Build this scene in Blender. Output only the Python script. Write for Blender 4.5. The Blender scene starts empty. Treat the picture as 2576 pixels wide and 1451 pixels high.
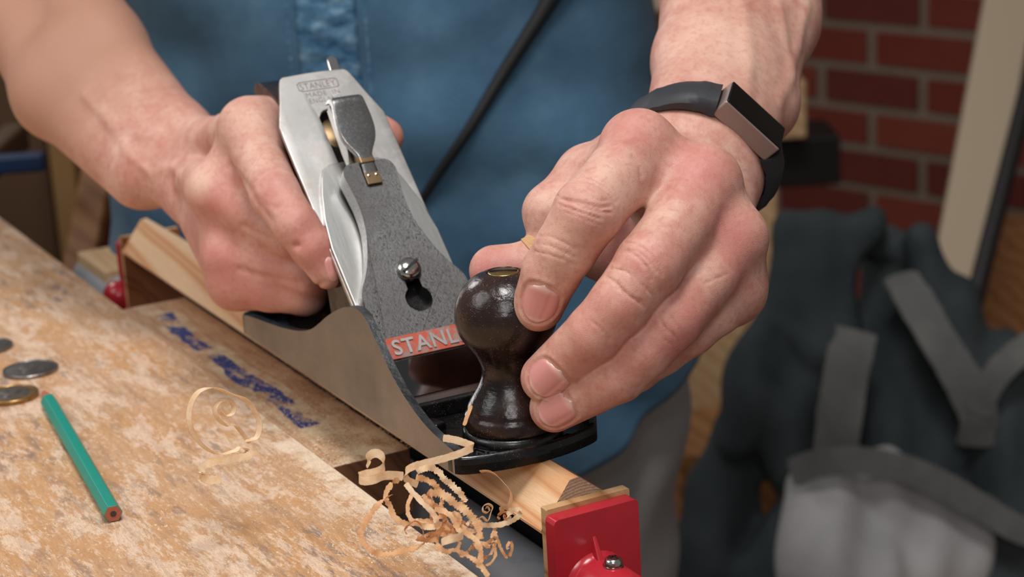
import bpy, bmesh, math, random
import numpy as np
from mathutils import Vector, Matrix
from mathutils.geometry import tessellate_polygon

random.seed(7); rng = np.random.RandomState(7)
SC = bpy.context.scene
COL = SC.collection
MM = 0.001                                   # the builders work in millimetres, bench plane frame: x forward, z up, sole at z = 0

# ------------------------------------------------------------------ camera, light, exposure
CAM_R = np.array([[0.4769, 0.8772, -0.0557], [-0.2208, 0.1810, 0.9584], [0.8508, -0.4448, 0.2800]])
U_, S_, V_ = np.linalg.svd(CAM_R); CAM_R = U_ @ V_
CAM_C = np.array([606.335, -327.659, 272.678]); CAM_F = 4888.64
cam_data = bpy.data.cameras.new('camera'); cam = bpy.data.objects.new('camera', cam_data); COL.objects.link(cam)
m4 = Matrix.Identity(4)
for i in range(3):
    for j in range(3): m4[j][i] = CAM_R[i][j]
    m4[i][3] = CAM_C[i] * MM
cam.matrix_world = m4
cam_data.sensor_width = 36.0; cam_data.lens = 36.0 * CAM_F / 2576; cam_data.clip_start = 0.02; cam_data.clip_end = 50
cam_data.dof.use_dof = True; cam_data.dof.focus_distance = 0.735; cam_data.dof.aperture_fstop = 13.0
SC.camera = cam
SC.view_settings.view_transform = 'Standard'; SC.view_settings.look = 'None'
SC.view_settings.gamma = 1.0; SC.view_settings.use_curve_mapping = False; SC.view_settings.exposure = 0.0

world = bpy.data.worlds.new('world'); SC.world = world; world.use_nodes = True
bgn = world.node_tree.nodes['Background']; bgn.inputs[0].default_value = (0.57, 0.56, 0.55, 1); bgn.inputs[1].default_value = 0.34

def area_light(name, loc, target, size, power, color=(1, 0.93, 0.86), size_y=None):
    d = bpy.data.lights.new(name, 'AREA'); d.energy = power; d.color = color; d.size = size
    if size_y: d.shape = 'RECTANGLE'; d.size_y = size_y
    o = bpy.data.objects.new(name, d); COL.objects.link(o)
    o.location = Vector(loc); o.rotation_euler = (Vector(target) - Vector(loc)).to_track_quat('-Z', 'Y').to_euler()
    return o
area_light('ceiling_lamp', (0.22, -0.12, 1.40), (-0.10, 0.0, 0.0), 0.42, 15.0, (1, 0.98, 0.96))
area_light('ceiling_lamp', (-0.40, -1.05, 1.00), (-0.30, 0.0, 0.0), 0.75, 6.6, (1, 0.985, 0.97))
area_light('front_lamp', (0.95, -0.55, 0.85), (-0.10, 0.0, 0.0), 0.40, 5.0, (1, 0.985, 0.975))
area_light('rear_lamp', (-1.80, -0.28, 1.00), (-0.15, 0.0, 0.0), 0.35, 4.0, (1, 0.98, 0.96))

def at(px, py, d):                           # photograph pixel and distance along the view -> point in mm
    c = np.array([(px - 1288) / CAM_F, -(py - 725.5) / CAM_F, -1.0]) * d
    return CAM_C + CAM_R.T @ c
def on_plane(px, py, p0, n):
    d = at(px, py, 1.0) - CAM_C; n = np.array(n, float)
    return CAM_C + d * (((np.array(p0, float) - CAM_C) @ n) / (d @ n))
def on_z(px, py, z): return on_plane(px, py, (0, 0, z), (0, 0, 1))

# ------------------------------------------------------------------ object helpers
def mesh_obj(name, verts, faces, mat=None, parent=None, smooth=False, mats=None, fmat=None):
    me = bpy.data.meshes.new(name)
    v = np.asarray(verts, float) * MM
    me.from_pydata(v.tolist(), [], [tuple(int(i) for i in f) for f in faces])
    if mats:
        for x in mats: me.materials.append(x)
        if fmat is not None: me.polygons.foreach_set('material_index', np.asarray(fmat, np.int32))
    elif mat: me.materials.append(mat)
    if smooth: me.polygons.foreach_set('use_smooth', np.ones(len(me.polygons), bool))
    me.update()
    o = bpy.data.objects.new(name, me); COL.objects.link(o)
    if parent is not None: o.parent = parent
    return o
def fast_mesh(name, V, Q, mat, parent=None, attrs=None):
    me = bpy.data.meshes.new(name)
    me.vertices.add(len(V)); me.vertices.foreach_set('co', (np.asarray(V) * MM).astype(np.float32).ravel())
    n = Q.shape[1]
    me.loops.add(Q.size); me.loops.foreach_set('vertex_index', Q.astype(np.int32).ravel())
    me.polygons.add(len(Q)); me.polygons.foreach_set('loop_start', np.arange(0, Q.size, n, dtype=np.int32))
    me.polygons.foreach_set('use_smooth', np.ones(len(Q), bool))
    for k, a in (attrs or {}).items():
        at_ = me.attributes.new(k, 'FLOAT', 'POINT'); at_.data.foreach_set('value', np.asarray(a, np.float32))
    me.materials.append(mat); me.update(calc_edges=True); me.validate()
    o = bpy.data.objects.new(name, me); COL.objects.link(o)
    if parent is not None: o.parent = parent
    return o
def empty(name, label=None, cat=None, group=None):
    o = bpy.data.objects.new(name, None); COL.objects.link(o); o.empty_display_size = 0.02
    tag(o, label, cat, group); return o
def tag(o, label=None, cat=None, group=None, kind=None):
    if label: o['label'] = label
    if cat: o['category'] = cat
    if group: o['group'] = group
    if kind: o['kind'] = kind
    return o
def bevel(o, w, seg=2, angle=35):
    m = o.modifiers.new('bevel', 'BEVEL'); m.width = w * MM; m.segments = seg; m.limit_method = 'ANGLE'; m.angle_limit = math.radians(angle)
    m.harden_normals = False
    o.data.polygons.foreach_set('use_smooth', np.ones(len(o.data.polygons), bool))
    ws = o.modifiers.new('wn', 'WEIGHTED_NORMAL'); ws.keep_sharp = True
    return o
def box_vf(x0, x1, y0, y1, z0, z1):
    v = [(x, y, z) for x in (x0, x1) for y in (y0, y1) for z in (z0, z1)]
    f = [(0, 1, 3, 2), (4, 6, 7, 5), (0, 4, 5, 1), (2, 3, 7, 6), (0, 2, 6, 4), (1, 5, 7, 3)]
    return v, f
def box(name, x0, x1, y0, y1, z0, z1, mat, parent=None, bw=0):
    v, f = box_vf(x0, x1, y0, y1, z0, z1); o = mesh_obj(name, v, f, mat, parent)
    if bw: bevel(o, bw)
    return o
def obox(name, c, ax, hs, mat, parent=None, bw=0):        # oriented box: centre, 3 axes, half sizes
    c = np.array(c, float); A = [np.array(a, float) / np.linalg.norm(a) for a in ax]
    v = [c + A[0] * sx * hs[0] + A[1] * sy * hs[1] + A[2] * sz * hs[2] for sx in (-1, 1) for sy in (-1, 1) for sz in (-1, 1)]
    f = [(0, 1, 3, 2), (4, 6, 7, 5), (0, 4, 5, 1), (2, 3, 7, 6), (0, 2, 6, 4), (1, 5, 7, 3)]
    if np.dot(np.cross(A[0], A[1]), A[2]) < 0: f = [q[::-1] for q in f]
    o = mesh_obj(name, v, f, mat, parent)
    if bw: bevel(o, bw)
    return o
def plate(name, outer, holes, front, back, mat, parent=None, bw=0, seg=2):
    """outline with holes in (u, v); front(u, v) and back(u, v) give 3-D points"""
    loops = [list(outer)] + [list(h) for h in holes]
    tri = tessellate_polygon([[Vector((p[0], p[1], 0)) for p in l] for l in loops])
    flat = [p for l in loops for p in l]; n = len(flat)
    V = [front(*p) for p in flat] + [back(*p) for p in flat]
    a = np.array(V[:n])
    F = []
    t = tri[0]; nrm = np.cross(a[t[1]] - a[t[0]], a[t[2]] - a[t[0]])
    out = np.array(front(*flat[0])) - np.array(back(*flat[0]))
    flip = nrm @ out < 0
    for t in tri:
        t = tuple(t)
        if flip: t = t[::-1]
        F.append(t); F.append(tuple(i + n for i in t[::-1]))
    s = 0
    fset = set()
    for t in F[::2]:
        for i in range(3): fset.add((t[i], t[(i + 1) % 3]))
    for l in loops:
        m = len(l)
        for i in range(m):
            i0, i1 = s + i, s + (i + 1) % m
            if (i0, i1) in fset: F.append((i1, i0, i0 + n, i1 + n))
            else: F.append((i0, i1, i1 + n, i0 + n))
        s += m
    o = mesh_obj(name, V, F, mat, parent)
    if bw: bevel(o, bw, seg, 40)
    return o
def lathe(name, prof, origin, mat, parent=None, seg=64, axis=(0, 0, 1), xdir=None, cap=True):
    o3 = np.array(origin, float); ax = np.array(axis, float); ax /= np.linalg.norm(ax)
    x = np.array(xdir, float) if xdir is not None else np.cross(ax, (0.3, 0.9, 0.2)); x -= ax * (x @ ax); x /= np.linalg.norm(x); y = np.cross(ax, x)
    V = []; F = []
    for r, h in prof:
        for k in range(seg):
            a = 2 * math.pi * k / seg; V.append(o3 + ax * h + (x * math.cos(a) + y * math.sin(a)) * r)
    for i in range(len(prof) - 1):
        for k in range(seg):
            F.append((i * seg + k, i * seg + (k + 1) % seg, (i + 1) * seg + (k + 1) % seg, (i + 1) * seg + k))
    if cap:
        F.append(tuple(range(seg))[::-1]); F.append(tuple((len(prof) - 1) * seg + k for k in range(seg)))
    o = mesh_obj(name, V, F, mat, parent, smooth=True)
    m = o.modifiers.new('edge', 'EDGE_SPLIT'); m.split_angle = math.radians(50)
    return o
def spline(pts, n, closed=False):
    P = np.asarray(pts, float); m = len(P)
    out = []
    segs = m if closed else m - 1
    for i in range(segs):
        if closed: p0, p1, p2, p3 = P[(i - 1) % m], P[i], P[(i + 1) % m], P[(i + 2) % m]
        else: p0, p1, p2, p3 = P[max(i - 1, 0)], P[i], P[i + 1], P[min(i + 2, m - 1)]
        for k in range(n):
            t = k / n
            out.append(0.5 * (2 * p1 + (p2 - p0) * t + (2 * p0 - 5 * p1 + 4 * p2 - p3) * t * t + (3 * p1 - p0 - 3 * p2 + p3) * t ** 3))
    if not closed: out.append(P[-1])
    return np.array(out)
def tube(name, pts, r, mat, parent=None, seg=16, n=6, caps=True):
    P = spline(pts, n) if n > 1 else np.asarray(pts, float)
    R = np.interp(np.linspace(0, 1, len(P)), np.linspace(0, 1, len(r)), r) if hasattr(r, '__len__') else np.full(len(P), r)
    T = np.gradient(P, axis=0); T /= np.linalg.norm(T, axis=1)[:, None]
    ref = np.array([0.2, 0.3, 0.93]); V = []; F = []
    u = np.cross(T[0], ref); u /= np.linalg.norm(u)
    for i in range(len(P)):
        u = u - T[i] * (u @ T[i]); u /= np.linalg.norm(u); w = np.cross(T[i], u)
        for k in range(seg):
            a = 2 * math.pi * k / seg; V.append(P[i] + (u * math.cos(a) + w * math.sin(a)) * R[i])
    for i in range(len(P) - 1):
        for k in range(seg): F.append((i * seg + k, i * seg + (k + 1) % seg, (i + 1) * seg + (k + 1) % seg, (i + 1) * seg + k))
    if caps: F.append(tuple(range(seg))[::-1]); F.append(tuple((len(P) - 1) * seg + k for k in range(seg)))
    return mesh_obj(name, V, F, mat, parent, smooth=True)
def text_obj(name, body, origin, xdir, ydir, height, depth, mat, parent=None, bold=0.0, spacing=1.0, width=None):
    cu = bpy.data.curves.new(name, 'FONT'); cu.body = body; cu.size = 1.0; cu.extrude = 0.0; cu.space_character = spacing; cu.offset = bold
    cu.resolution_u = 4
    t = bpy.data.objects.new(name, cu); COL.objects.link(t)
    dg = bpy.context.evaluated_depsgraph_get(); dg.update()
    me = bpy.data.meshes.new_from_object(t.evaluated_get(dg))
    bpy.data.objects.remove(t); bpy.data.curves.remove(cu)
    v = np.array([x.co[:] for x in me.vertices]); F = [tuple(p.vertices) for p in me.polygons]
    v[:, 1] -= v[:, 1].min(); v[:, 0] -= v[:, 0].min()
    s = height / v[:, 1].max(); sx = s if width is None else width / v[:, 0].max()
    X = np.array(xdir, float); X /= np.linalg.norm(X); Y = np.array(ydir, float); Y -= X * (X @ Y); Y /= np.linalg.norm(Y); N = np.cross(X, Y)
    P = np.array(origin, float) + v[:, :1] * sx * X + v[:, 1:2] * s * Y
    n = len(P); V = np.vstack([P + N * depth, P - N * 0.3])
    ed = {}
    for f in F:
        for i in range(len(f)): ed[(f[i], f[(i + 1) % len(f)])] = 1
    FF = list(F)
    for (a, b) in ed:
        if (b, a) not in ed: FF.append((b, a, a + n, b + n))
    bpy.data.meshes.remove(me)
    return mesh_obj(name, V, FF, mat, parent)

# ------------------------------------------------------------------ materials
class NT:
    def __init__(s, name, rough=0.5, metal=0.0, col=(0.5, 0.5, 0.5), spec=0.5):
        s.m = bpy.data.materials.new(name); s.m.use_nodes = True; s.t = s.m.node_tree; s.b = s.t.nodes['Principled BSDF']
        s.b.inputs['Roughness'].default_value = rough; s.b.inputs['Metallic'].default_value = metal
        s.b.inputs['Base Color'].default_value = (*col, 1); s.b.inputs['Specular IOR Level'].default_value = spec
        s._co = None
    def n(s, typ, **kw):
        x = s.t.nodes.new(typ)
        for k, v in kw.items(): setattr(x, k, v)
        return x
    def l(s, a, b): s.t.links.new(a, b)
    def co(s, scale=(1, 1, 1), rot=(0, 0, 0), loc=(0, 0, 0)):
        if s._co is None: s._co = s.n('ShaderNodeTexCoord').outputs['Object']
        mp = s.n('ShaderNodeMapping'); mp.inputs['Scale'].default_value = scale; mp.inputs['Rotation'].default_value = rot; mp.inputs['Location'].default_value = loc
        s.l(s._co, mp.inputs['Vector']); return mp.outputs[0]
    def noise(s, scale, vec=None, detail=4, rough=0.55, dist=0.0):
        x = s.n('ShaderNodeTexNoise'); x.inputs['Scale'].default_value = scale; x.inputs['Detail'].default_value = detail
        x.inputs['Roughness'].default_value = rough; x.inputs['Distortion'].default_value = dist
        s.l(vec if vec is not None else s.co(), x.inputs['Vector']); return x.outputs['Fac']
    def vor(s, scale, vec=None, feat='F1', out='Distance', rnd=1.0):
        x = s.n('ShaderNodeTexVoronoi', feature=feat); x.inputs['Scale'].default_value = scale; x.inputs['Randomness'].default_value = rnd
        s.l(vec if vec is not None else s.co(), x.inputs['Vector']); return x.outputs[out]
    def wave(s, scale, vec=None, dist=2, detail=2, dscale=1.0, typ='BANDS', dirn='X', prof='SIN'):
        x = s.n('ShaderNodeTexWave', wave_type=typ, wave_profile=prof)
        if typ == 'BANDS': x.bands_direction = dirn
        else: x.rings_direction = dirn
        x.inputs['Scale'].default_value = scale; x.inputs['Distortion'].default_value = dist; x.inputs['Detail'].default_value = detail; x.inputs['Detail Scale'].default_value = dscale
        s.l(vec if vec is not None else s.co(), x.inputs['Vector']); return x.outputs['Fac']
    def ramp(s, fac, stops, interp='LINEAR'):
        x = s.n('ShaderNodeValToRGB'); e = x.color_ramp.elements; x.color_ramp.interpolation = interp
        while len(e) < len(stops): e.new(0.5)
        for i, (p, c) in enumerate(stops):
            e[i].position = p; e[i].color = (*c, 1) if hasattr(c, '__len__') else (c, c, c, 1)
        s.l(fac, x.inputs[0]); return x.outputs[0]
    def val(s, v):
        x = s.n('ShaderNodeValue'); x.outputs[0].default_value = v; return x.outputs[0]
    def math(s, op, a, b=None, clamp=False):
        x = s.n('ShaderNodeMath', operation=op, use_clamp=clamp)
        for i, q in enumerate((a, b)):
            if q is None: continue
            if isinstance(q, (int, float)): x.inputs[i].default_value = q
            else: s.l(q, x.inputs[i])
        return x.outputs[0]
    def mix(s, fac, a, b, typ='MIX'):
        x = s.n('ShaderNodeMix', data_type='RGBA', blend_type=typ)
        for i, q in ((0, fac), (6, a), (7, b)):
            if isinstance(q, (int, float)): x.inputs[i].default_value = q
            elif isinstance(q, tuple): x.inputs[i].default_value = (*q, 1)
            else: s.l(q, x.inputs[i])
        return x.outputs[2]
    def sep(s, vec=None):
        x = s.n('ShaderNodeSeparateXYZ'); s.l(vec if vec is not None else s.co(), x.inputs[0]); return x.outputs
    def attr(s, name):
        x = s.n('ShaderNodeAttribute'); x.attribute_name = name; return x.outputs['Fac']
    def col(s, c): s.l(c, s.b.inputs['Base Color'])
    def rough(s, c): s.l(c, s.b.inputs['Roughness'])
    def bump(s, h, strength=0.3, dist=0.001):
        x = s.n('ShaderNodeBump'); x.inputs['Strength'].default_value = strength; x.inputs['Distance'].default_value = dist
        s.l(h, x.inputs['Height'])
        prev = s.b.inputs['Normal']
        if prev.links: s.l(prev.links[0].from_socket, x.inputs['Normal'])
        s.l(x.outputs[0], prev); return x
    def set(s, k, v): s.b.inputs[k].default_value = v; return s
def srgb(r, g, b):
    f = lambda c: (c / 255 / 12.92) if c / 255 <= 0.04045 else ((c / 255 + 0.055) / 1.055) ** 2.4
    return (f(r), f(g), f(b))
def plain(name, rgb, rough=0.5, metal=0.0, bump=None, spec=0.5):
    t = NT(name, rough, metal, srgb(*rgb), spec)
    if bump: t.bump(t.noise(bump[0]), bump[1], bump[2] if len(bump) > 2 else 0.001)
    return t.m

def bench_material():
    t = NT('worn_bench_wood', 0.62)
    R12 = (0, 0, 0.10)
    grain = t.noise(6, t.co((7, 70, 70), R12), 6, 0.62)
    c = t.ramp(grain, [(0.22, srgb(176, 128, 84)), (0.5, srgb(202, 154, 106)), (0.78, srgb(220, 180, 134))])
    broad = t.noise(11, t.co((1, 2.2, 1), R12), 5, 0.6, 0.4)
    c = t.mix(t.ramp(broad, [(0.38, 0.0), (0.62, 0.7)]), c, srgb(206, 168, 136))
    org = t.ramp(t.noise(13, t.co((1, 2.0, 1), R12, (3, 1, 0)), 6, 0.65), [(0.50, 0.0), (0.60, 0.55)])
    c = t.mix(org, c, srgb(204, 148, 92))
    scr = t.noise(20, t.co((1, 3.0, 1), R12), 12, 0.80, 0.3)                     # pale scraped patches
    scr2 = t.noise(70, t.co((1, 4.0, 1), (0, 0, -.25)), 6, 0.7)
    sm = t.ramp(scr, [(0.515, 0.0), (0.55, 0.7)]); sm2 = t.ramp(scr2, [(0.56, 0.0), (0.60, 0.5)])
    c = t.mix(t.math('MAXIMUM', sm, sm2), c, srgb(240, 214, 190))
    reg = t.ramp(t.noise(8, t.co(loc=(8, 3, 0)), 3), [(0.44, 0.0), (0.58, 1.0)])
    dk = t.ramp(t.noise(45, t.co((1, 4, 1), R12, (5, 2, 0)), 8, 0.76), [(0.52, 0.0), (0.60, 0.8)])
    c = t.mix(t.math('MULTIPLY', dk, reg), c, srgb(118, 104, 100))
    brn = t.ramp(t.noise(24, t.co((1, 5, 1), R12, (2, 7, 0)), 8, 0.72), [(0.58, 0.0), (0.68, 0.4)])
    c = t.mix(brn, c, srgb(150, 110, 82))
    blu = t.ramp(t.noise(110, t.co((1, 2, 1), loc=(2, 2, 0)), 3), [(0.70, 0.0), (0.74, 0.7)])
    c = t.mix(t.math('MULTIPLY', blu, reg), c, srgb(74, 88, 116))
    lines = t.wave(16, t.co((0.15, 1, 1), R12), 6, 4, 3.0, 'BANDS', 'Y')
    c = t.mix(t.ramp(lines, [(0.0, 0.25), (0.06, 0.0)]), c, srgb(156, 114, 82))
    c = t.mix(t.ramp(t.noise(300, t.co((1, 2.5, 1), R12), 5, 0.75), [(0.35, 0.4), (0.5, 0.0)]), c, srgb(178, 130, 88))
    c = t.mix(t.ramp(t.noise(190, t.co((1, 2.0, 1), R12, (9, 9, 0)), 6, 0.8), [(0.58, 0.0), (0.64, 0.8)]), c, srgb(240, 218, 190))
    px_, py_, pz_ = t.sep()
    nearb = t.math('MULTIPLY', t.ramp(t.math('MULTIPLY', t.math('ABSOLUTE', t.math('ADD', py_, 0.041)), 100), [(0.0, 1.0), (1.0, 0.55), (2.6, 0.0)]), t.ramp(t.math('ADD', px_, 0.5), [(0.12, 0.0), (0.27, .5), (0.36, 1.0), (0.40, .75), (0.53, 0.5)]))
    pw = t.ramp(t.math('ADD', t.noise(60, None, 7, 0.75), t.math('MULTIPLY', nearb, 0.30)), [(0.60, 0.0), (0.72, 0.9)])
    c = t.mix(t.math('MULTIPLY', pw, t.math('GREATER_THAN', nearb, 0.02)), c, srgb(244, 222, 196))
    fib = t.noise(60, t.co((4, 60, 60), R12), 4, 0.7)
    c = t.mix(t.ramp(fib, [(0.40, 0.35), (0.54, 0.0)]), c, srgb(156, 114, 80))
    t.col(c)
    t.bump(scr, 0.6, 0.0012); t.bump(fib, 0.3, 0.0005); t.bump(t.noise(420, None, 3), 0.3, 0.0005)
    return t.m
def block_material():
    t = NT('painted_jaw_block_wood', 0.6)
    grain = t.noise(7, t.co((8, 90, 90)), 6, 0.6)
    c = t.ramp(grain, [(0.25, srgb(148, 108, 78)), (0.55, srgb(186, 146, 112)), (0.8, srgb(206, 168, 134))])
    dust = t.ramp(t.noise(40, None, 6, 0.7), [(0.46, 0.0), (0.62, 0.9)])
    x, y, z = t.sep()
    # strip of blue paint along the block; sawdust lies around it
    yy = t.math('ADD', y, t.math('MULTIPLY', t.math('ADD', t.noise(14, None, 3), -0.5), 0.018))
    line = t.val(-0.0268)                                               # centre line of the strip
    off = t.math('ABSOLUTE', t.math('SUBTRACT', yy, line))
    band = t.ramp(t.math('MULTIPLY', off, 100), [(0.42, 1.0), (0.78, 0.0)])
    wideb = t.ramp(t.math('MULTIPLY', off, 100), [(0.9, 1.0), (1.7, 0.0)])
    ends = t.math('MULTIPLY', t.math('GREATER_THAN', x, -0.388), t.math('LESS_THAN', x, -0.172))
    chip = t.ramp(t.math('ADD', t.noise(38, t.co((0.6, 1.2, 1)), 8, 0.75), t.math('MULTIPLY', t.math('SUBTRACT', band, 1.0), 0.35)), [(0.43, 0.0), (0.50, 1.0)])
    gap = t.ramp(t.math('MULTIPLY', t.math('ABSOLUTE', t.math('ADD', x, 0.3065)), 100), [(0.35, 0.0), (0.75, 1.0)])
    c = t.mix(t.math('MULTIPLY', dust, wideb), c, srgb(214, 194, 160))
    pm = t.math('MULTIPLY', t.math('MULTIPLY', chip, ends), gap)
    c = t.mix(t.math('MULTIPLY', t.ramp(t.noise(30, None, 6, .72), [(0.50, 0.0), (0.62, 0.85)]), t.ramp(t.math('ADD', x, 0.42), [(0.12, 0.0), (0.26, 1.0)])), c, srgb(222, 202, 170))
    c = t.mix(pm, c, t.mix(t.noise(200), srgb(22, 40, 104), srgb(48, 68, 134)))
    t.col(c); t.bump(t.noise(260, None, 4), 0.4, 0.0008); t.bump(grain, 0.2, 0.0006)
    return t.m
def pine_material(name, lo, mid, hi, end=False, ring_c=(0.0, 0.004, -0.05), scale=150):
    t = NT(name, 0.48)
    if end:
        v = t.co((1, 1, 1), (0, 0, 0), tuple(-c for c in ring_c))
        f = t.wave(scale, v, 1.2, 2, 3.0, 'RINGS', 'X')
        c = t.ramp(f, [(0.0, lo), (0.045, mid), (1.0, hi)])
        f2 = t.noise(900, None, 3)
        c = t.mix(t.ramp(f2, [(0.4, 0.25), (0.6, 0.0)]), c, lo)
        t.rough(t.val(0.8)); t.col(c); t.bump(f2, 0.4, 0.0004)
        return t.m
    v = t.co((0.5, 5, 5), (0.03, 0.02, 0.02))
    w = t.wave(5.0, v, 5.0, 2, 1.0, 'BANDS', 'DIAGONAL')
    c = t.ramp(w, [(0.0, mid), (0.12, lo), (0.3, mid), (0.6, hi), (1.0, hi)])
    fine = t.noise(40, t.co((3, 60, 60)), 5, 0.6)
    c = t.mix(t.ramp(fine, [(0.35, 0.4), (0.6, 0.0)]), c, lo)
    blot = t.noise(14, t.co((1, 2, 2)), 3)
    c = t.mix(t.ramp(blot, [(0.5, 0.0), (0.7, 0.5)]), c, mid)
    t.col(c); t.bump(fine, 0.15, 0.0004)
    t.set('Subsurface Weight', 0.0)
    return t.m
def skin_material():
    t = NT('skin', 0.46)
    red = t.attr('redness'); pale = t.attr('pale')
    base = t.mix(t.ramp(t.noise(55, None, 4, 0.6), [(0.32, 0.0), (0.68, 1.0)]), srgb(216, 174, 156), srgb(194, 138, 122))
    base = t.mix(t.ramp(t.noise(130, t.co(loc=(4, 1, 2)), 5, 0.65), [(0.46, 0.0), (0.66, 0.45)]), base, srgb(182, 108, 96))
    c = t.mix(red, base, srgb(190, 112, 106))
    c = t.mix(pale, c, srgb(222, 184, 164))
    mot = t.noise(420, None, 3, 0.6)
    c = t.mix(t.ramp(mot, [(0.50, 0.0), (0.70, 0.32)]), c, srgb(172, 96, 82))
    arm_dim = t.attr('forearm_dim'); c = t.mix(arm_dim, c, srgb(176, 130, 108))  # darker skin colour on the right forearm, toning down strong light there
    t.col(c)
    t.set('Subsurface Weight', 0.25); t.b.inputs['Subsurface Radius'].default_value = (1.0, 0.35, 0.2); t.set('Subsurface Scale', 0.0022)
    t.rough(t.ramp(t.noise(230, None, 3), [(0.3, 0.40), (0.7, 0.58)]))
    cell = t.vor(1500, t.co((1, 1, 1)), 'DISTANCE_TO_EDGE')
    t.bump(t.ramp(cell, [(0.0, 0.0), (0.2, 1.0)]), 0.2, 0.00025)
    lines = t.noise(1100, t.co((1, 1, 2.4), (0.4, 0.3, 0.0)), 3, 0.7)
    t.bump(lines, 0.28, 0.0003)
    t.bump(t.noise(160, t.co((1, 1, 1.6)), 3, 0.6), 0.10, 0.0008)
    return t.m
def denim_material():
    t = NT('denim_shirt', 0.85, spec=0.2)
    w = t.noise(18, None, 5, 0.6)
    c = t.ramp(w, [(0.3, srgb(44, 78, 104)), (0.55, srgb(60, 96, 122)), (0.75, srgb(76, 112, 136))])
    tw = t.wave(900, t.co((1, 1, 1), (0.6, 0.2, 0.5)), 1.0, 2, 2.0)
    c = t.mix(t.ramp(tw, [(0.0, 0.18), (1.0, 0.0)]), c, srgb(120, 150, 172))
    t.col(c); t.bump(tw, 0.15, 0.0003); t.bump(t.noise(30, None, 4), 0.25, 0.006); t.set('Sheen Weight', 0.15)
    return t.m
def seam_material():
    t = NT('faded_denim_seam', 0.85, spec=0.2)
    w = t.noise(60, t.co((1, 1, 2)), 4, 0.7)
    t.col(t.ramp(w, [(0.35, srgb(44, 82, 114)), (0.55, srgb(84, 122, 150)), (0.7, srgb(132, 160, 180))]))
    t.bump(w, 0.5, 0.003); return t.m
def cloth(name, a, b, sc=14, bumpd=0.006):
    t = NT(name, 0.9, spec=0.15); w = t.noise(sc, None, 5, 0.6)
    t.col(t.ramp(w, [(0.3, srgb(*a)), (0.7, srgb(*b))])); t.bump(w, 0.35, bumpd); t.bump(t.noise(500, None, 2), 0.2, 0.0005); return t.m
def metal(name, rgb, rough, scratch=None, tint=None, blot=30, specks=None):
    t = NT(name, rough, 1.0, srgb(*rgb))
    bl = t.noise(blot, None, 5, 0.6)
    c = t.mix(t.ramp(bl, [(0.35, 0.0), (0.7, 1.0)]), srgb(*rgb), srgb(*(tint or [int(x * .86) for x in rgb])))
    if specks:
        sp = t.ramp(t.noise(specks[0], None, 5, 0.75), [(0.50, 0.0), (0.60, specks[1])]); c = t.mix(sp, c, srgb(*specks[2]))
        t.rough(t.ramp(sp, [(0.0, rough), (1.0, min(rough + .35, 1))]))
    else:
        t.rough(t.ramp(bl, [(0.3, rough * .85), (0.7, min(rough * 1.2, 1))]))
    t.col(c)
    if scratch: t.bump(t.noise(scratch[0], t.co(scratch[1]), 4, 0.7), scratch[2], 0.0004)
    return t
def gloss_dark(name, rgb, rgb2, rough, specks=True):
    t = NT(name, rough)
    c = t.mix(t.ramp(t.noise(60, None, 4, 0.6), [(0.4, 0.0), (0.65, 1.0)]), srgb(*rgb), srgb(*rgb2))
    if specks:
        v = t.vor(950, None); n = t.noise(60, None, 3)
        s_ = t.math('MULTIPLY', t.math('LESS_THAN', v, 0.13), t.ramp(n, [(0.44, 0.0), (0.56, 1.0)]))
        c = t.mix(t.math('MULTIPLY', s_, 0.45), c, srgb(196, 172, 140))
    t.col(c); t.rough(t.ramp(t.noise(110, None, 5, 0.7), [(0.35, rough * .7), (0.65, rough * 1.7)]))
    return t
M = {}
M['bench'] = bench_material(); M['block'] = block_material()
M['pine'] = pine_material('planed_pine', srgb(204, 142, 94), srgb(226, 178, 132), srgb(238, 204, 164))
M['pine_end'] = pine_material('pine_end_grain', srgb(96, 68, 54), srgb(176, 144, 122), srgb(190, 160, 138), True, (0, 0.0075, -0.0345), 260)
M['ply'] = pine_material('plywood', srgb(150, 106, 66), srgb(192, 150, 104), srgb(206, 168, 122))
M['block_end'] = pine_material('dark_end_wood', srgb(92, 58, 36), srgb(116, 76, 48), srgb(128, 86, 56))
M['rod'] = plain('grey_rod', (120, 122, 124), 0.4)
M['ply_dark'] = pine_material('dark_pad_wood', srgb(112, 60, 26), srgb(142, 82, 40), srgb(152, 92, 48))
M['skin'] = skin_material(); M['denim'] = denim_material(); M['seam'] = seam_material()
tn = NT('fingernail', 0.22, col=srgb(206, 128, 122)); tn.col(tn.mix(tn.ramp(tn.attr('tip'), [(0.0, 1.0), (0.22, 0.0), (0.86, 0.0), (0.97, 0.8)]), srgb(216, 148, 144), srgb(232, 192, 180))); tn.set('Subsurface Weight', 0.1); tn.set('Coat Weight', 0.5); tn.bump(tn.noise(60, tn.co((1, 1, 1)), 2), 0.15, 0.001); tn.b.inputs['Subsurface Scale'].default_value = 0.003; M['nail'] = tn.m
M['trousers'] = cloth('grey_trouser_cloth', (140, 139, 140), (158, 155, 153), 9)
M['side'] = metal('ground_iron_side', (154, 152, 148), 0.42, (60, (0.6, 14, 14), 0.30), (134, 130, 124), 22).m
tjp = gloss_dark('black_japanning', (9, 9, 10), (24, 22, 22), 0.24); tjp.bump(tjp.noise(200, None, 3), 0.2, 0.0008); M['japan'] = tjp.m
tj = gloss_dark('worn_casting_edge', (26, 27, 30), (64, 66, 70), 0.36); tj.bump(tj.noise(300, None, 4), 0.6, 0.001); M['edge'] = tj.m
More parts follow.
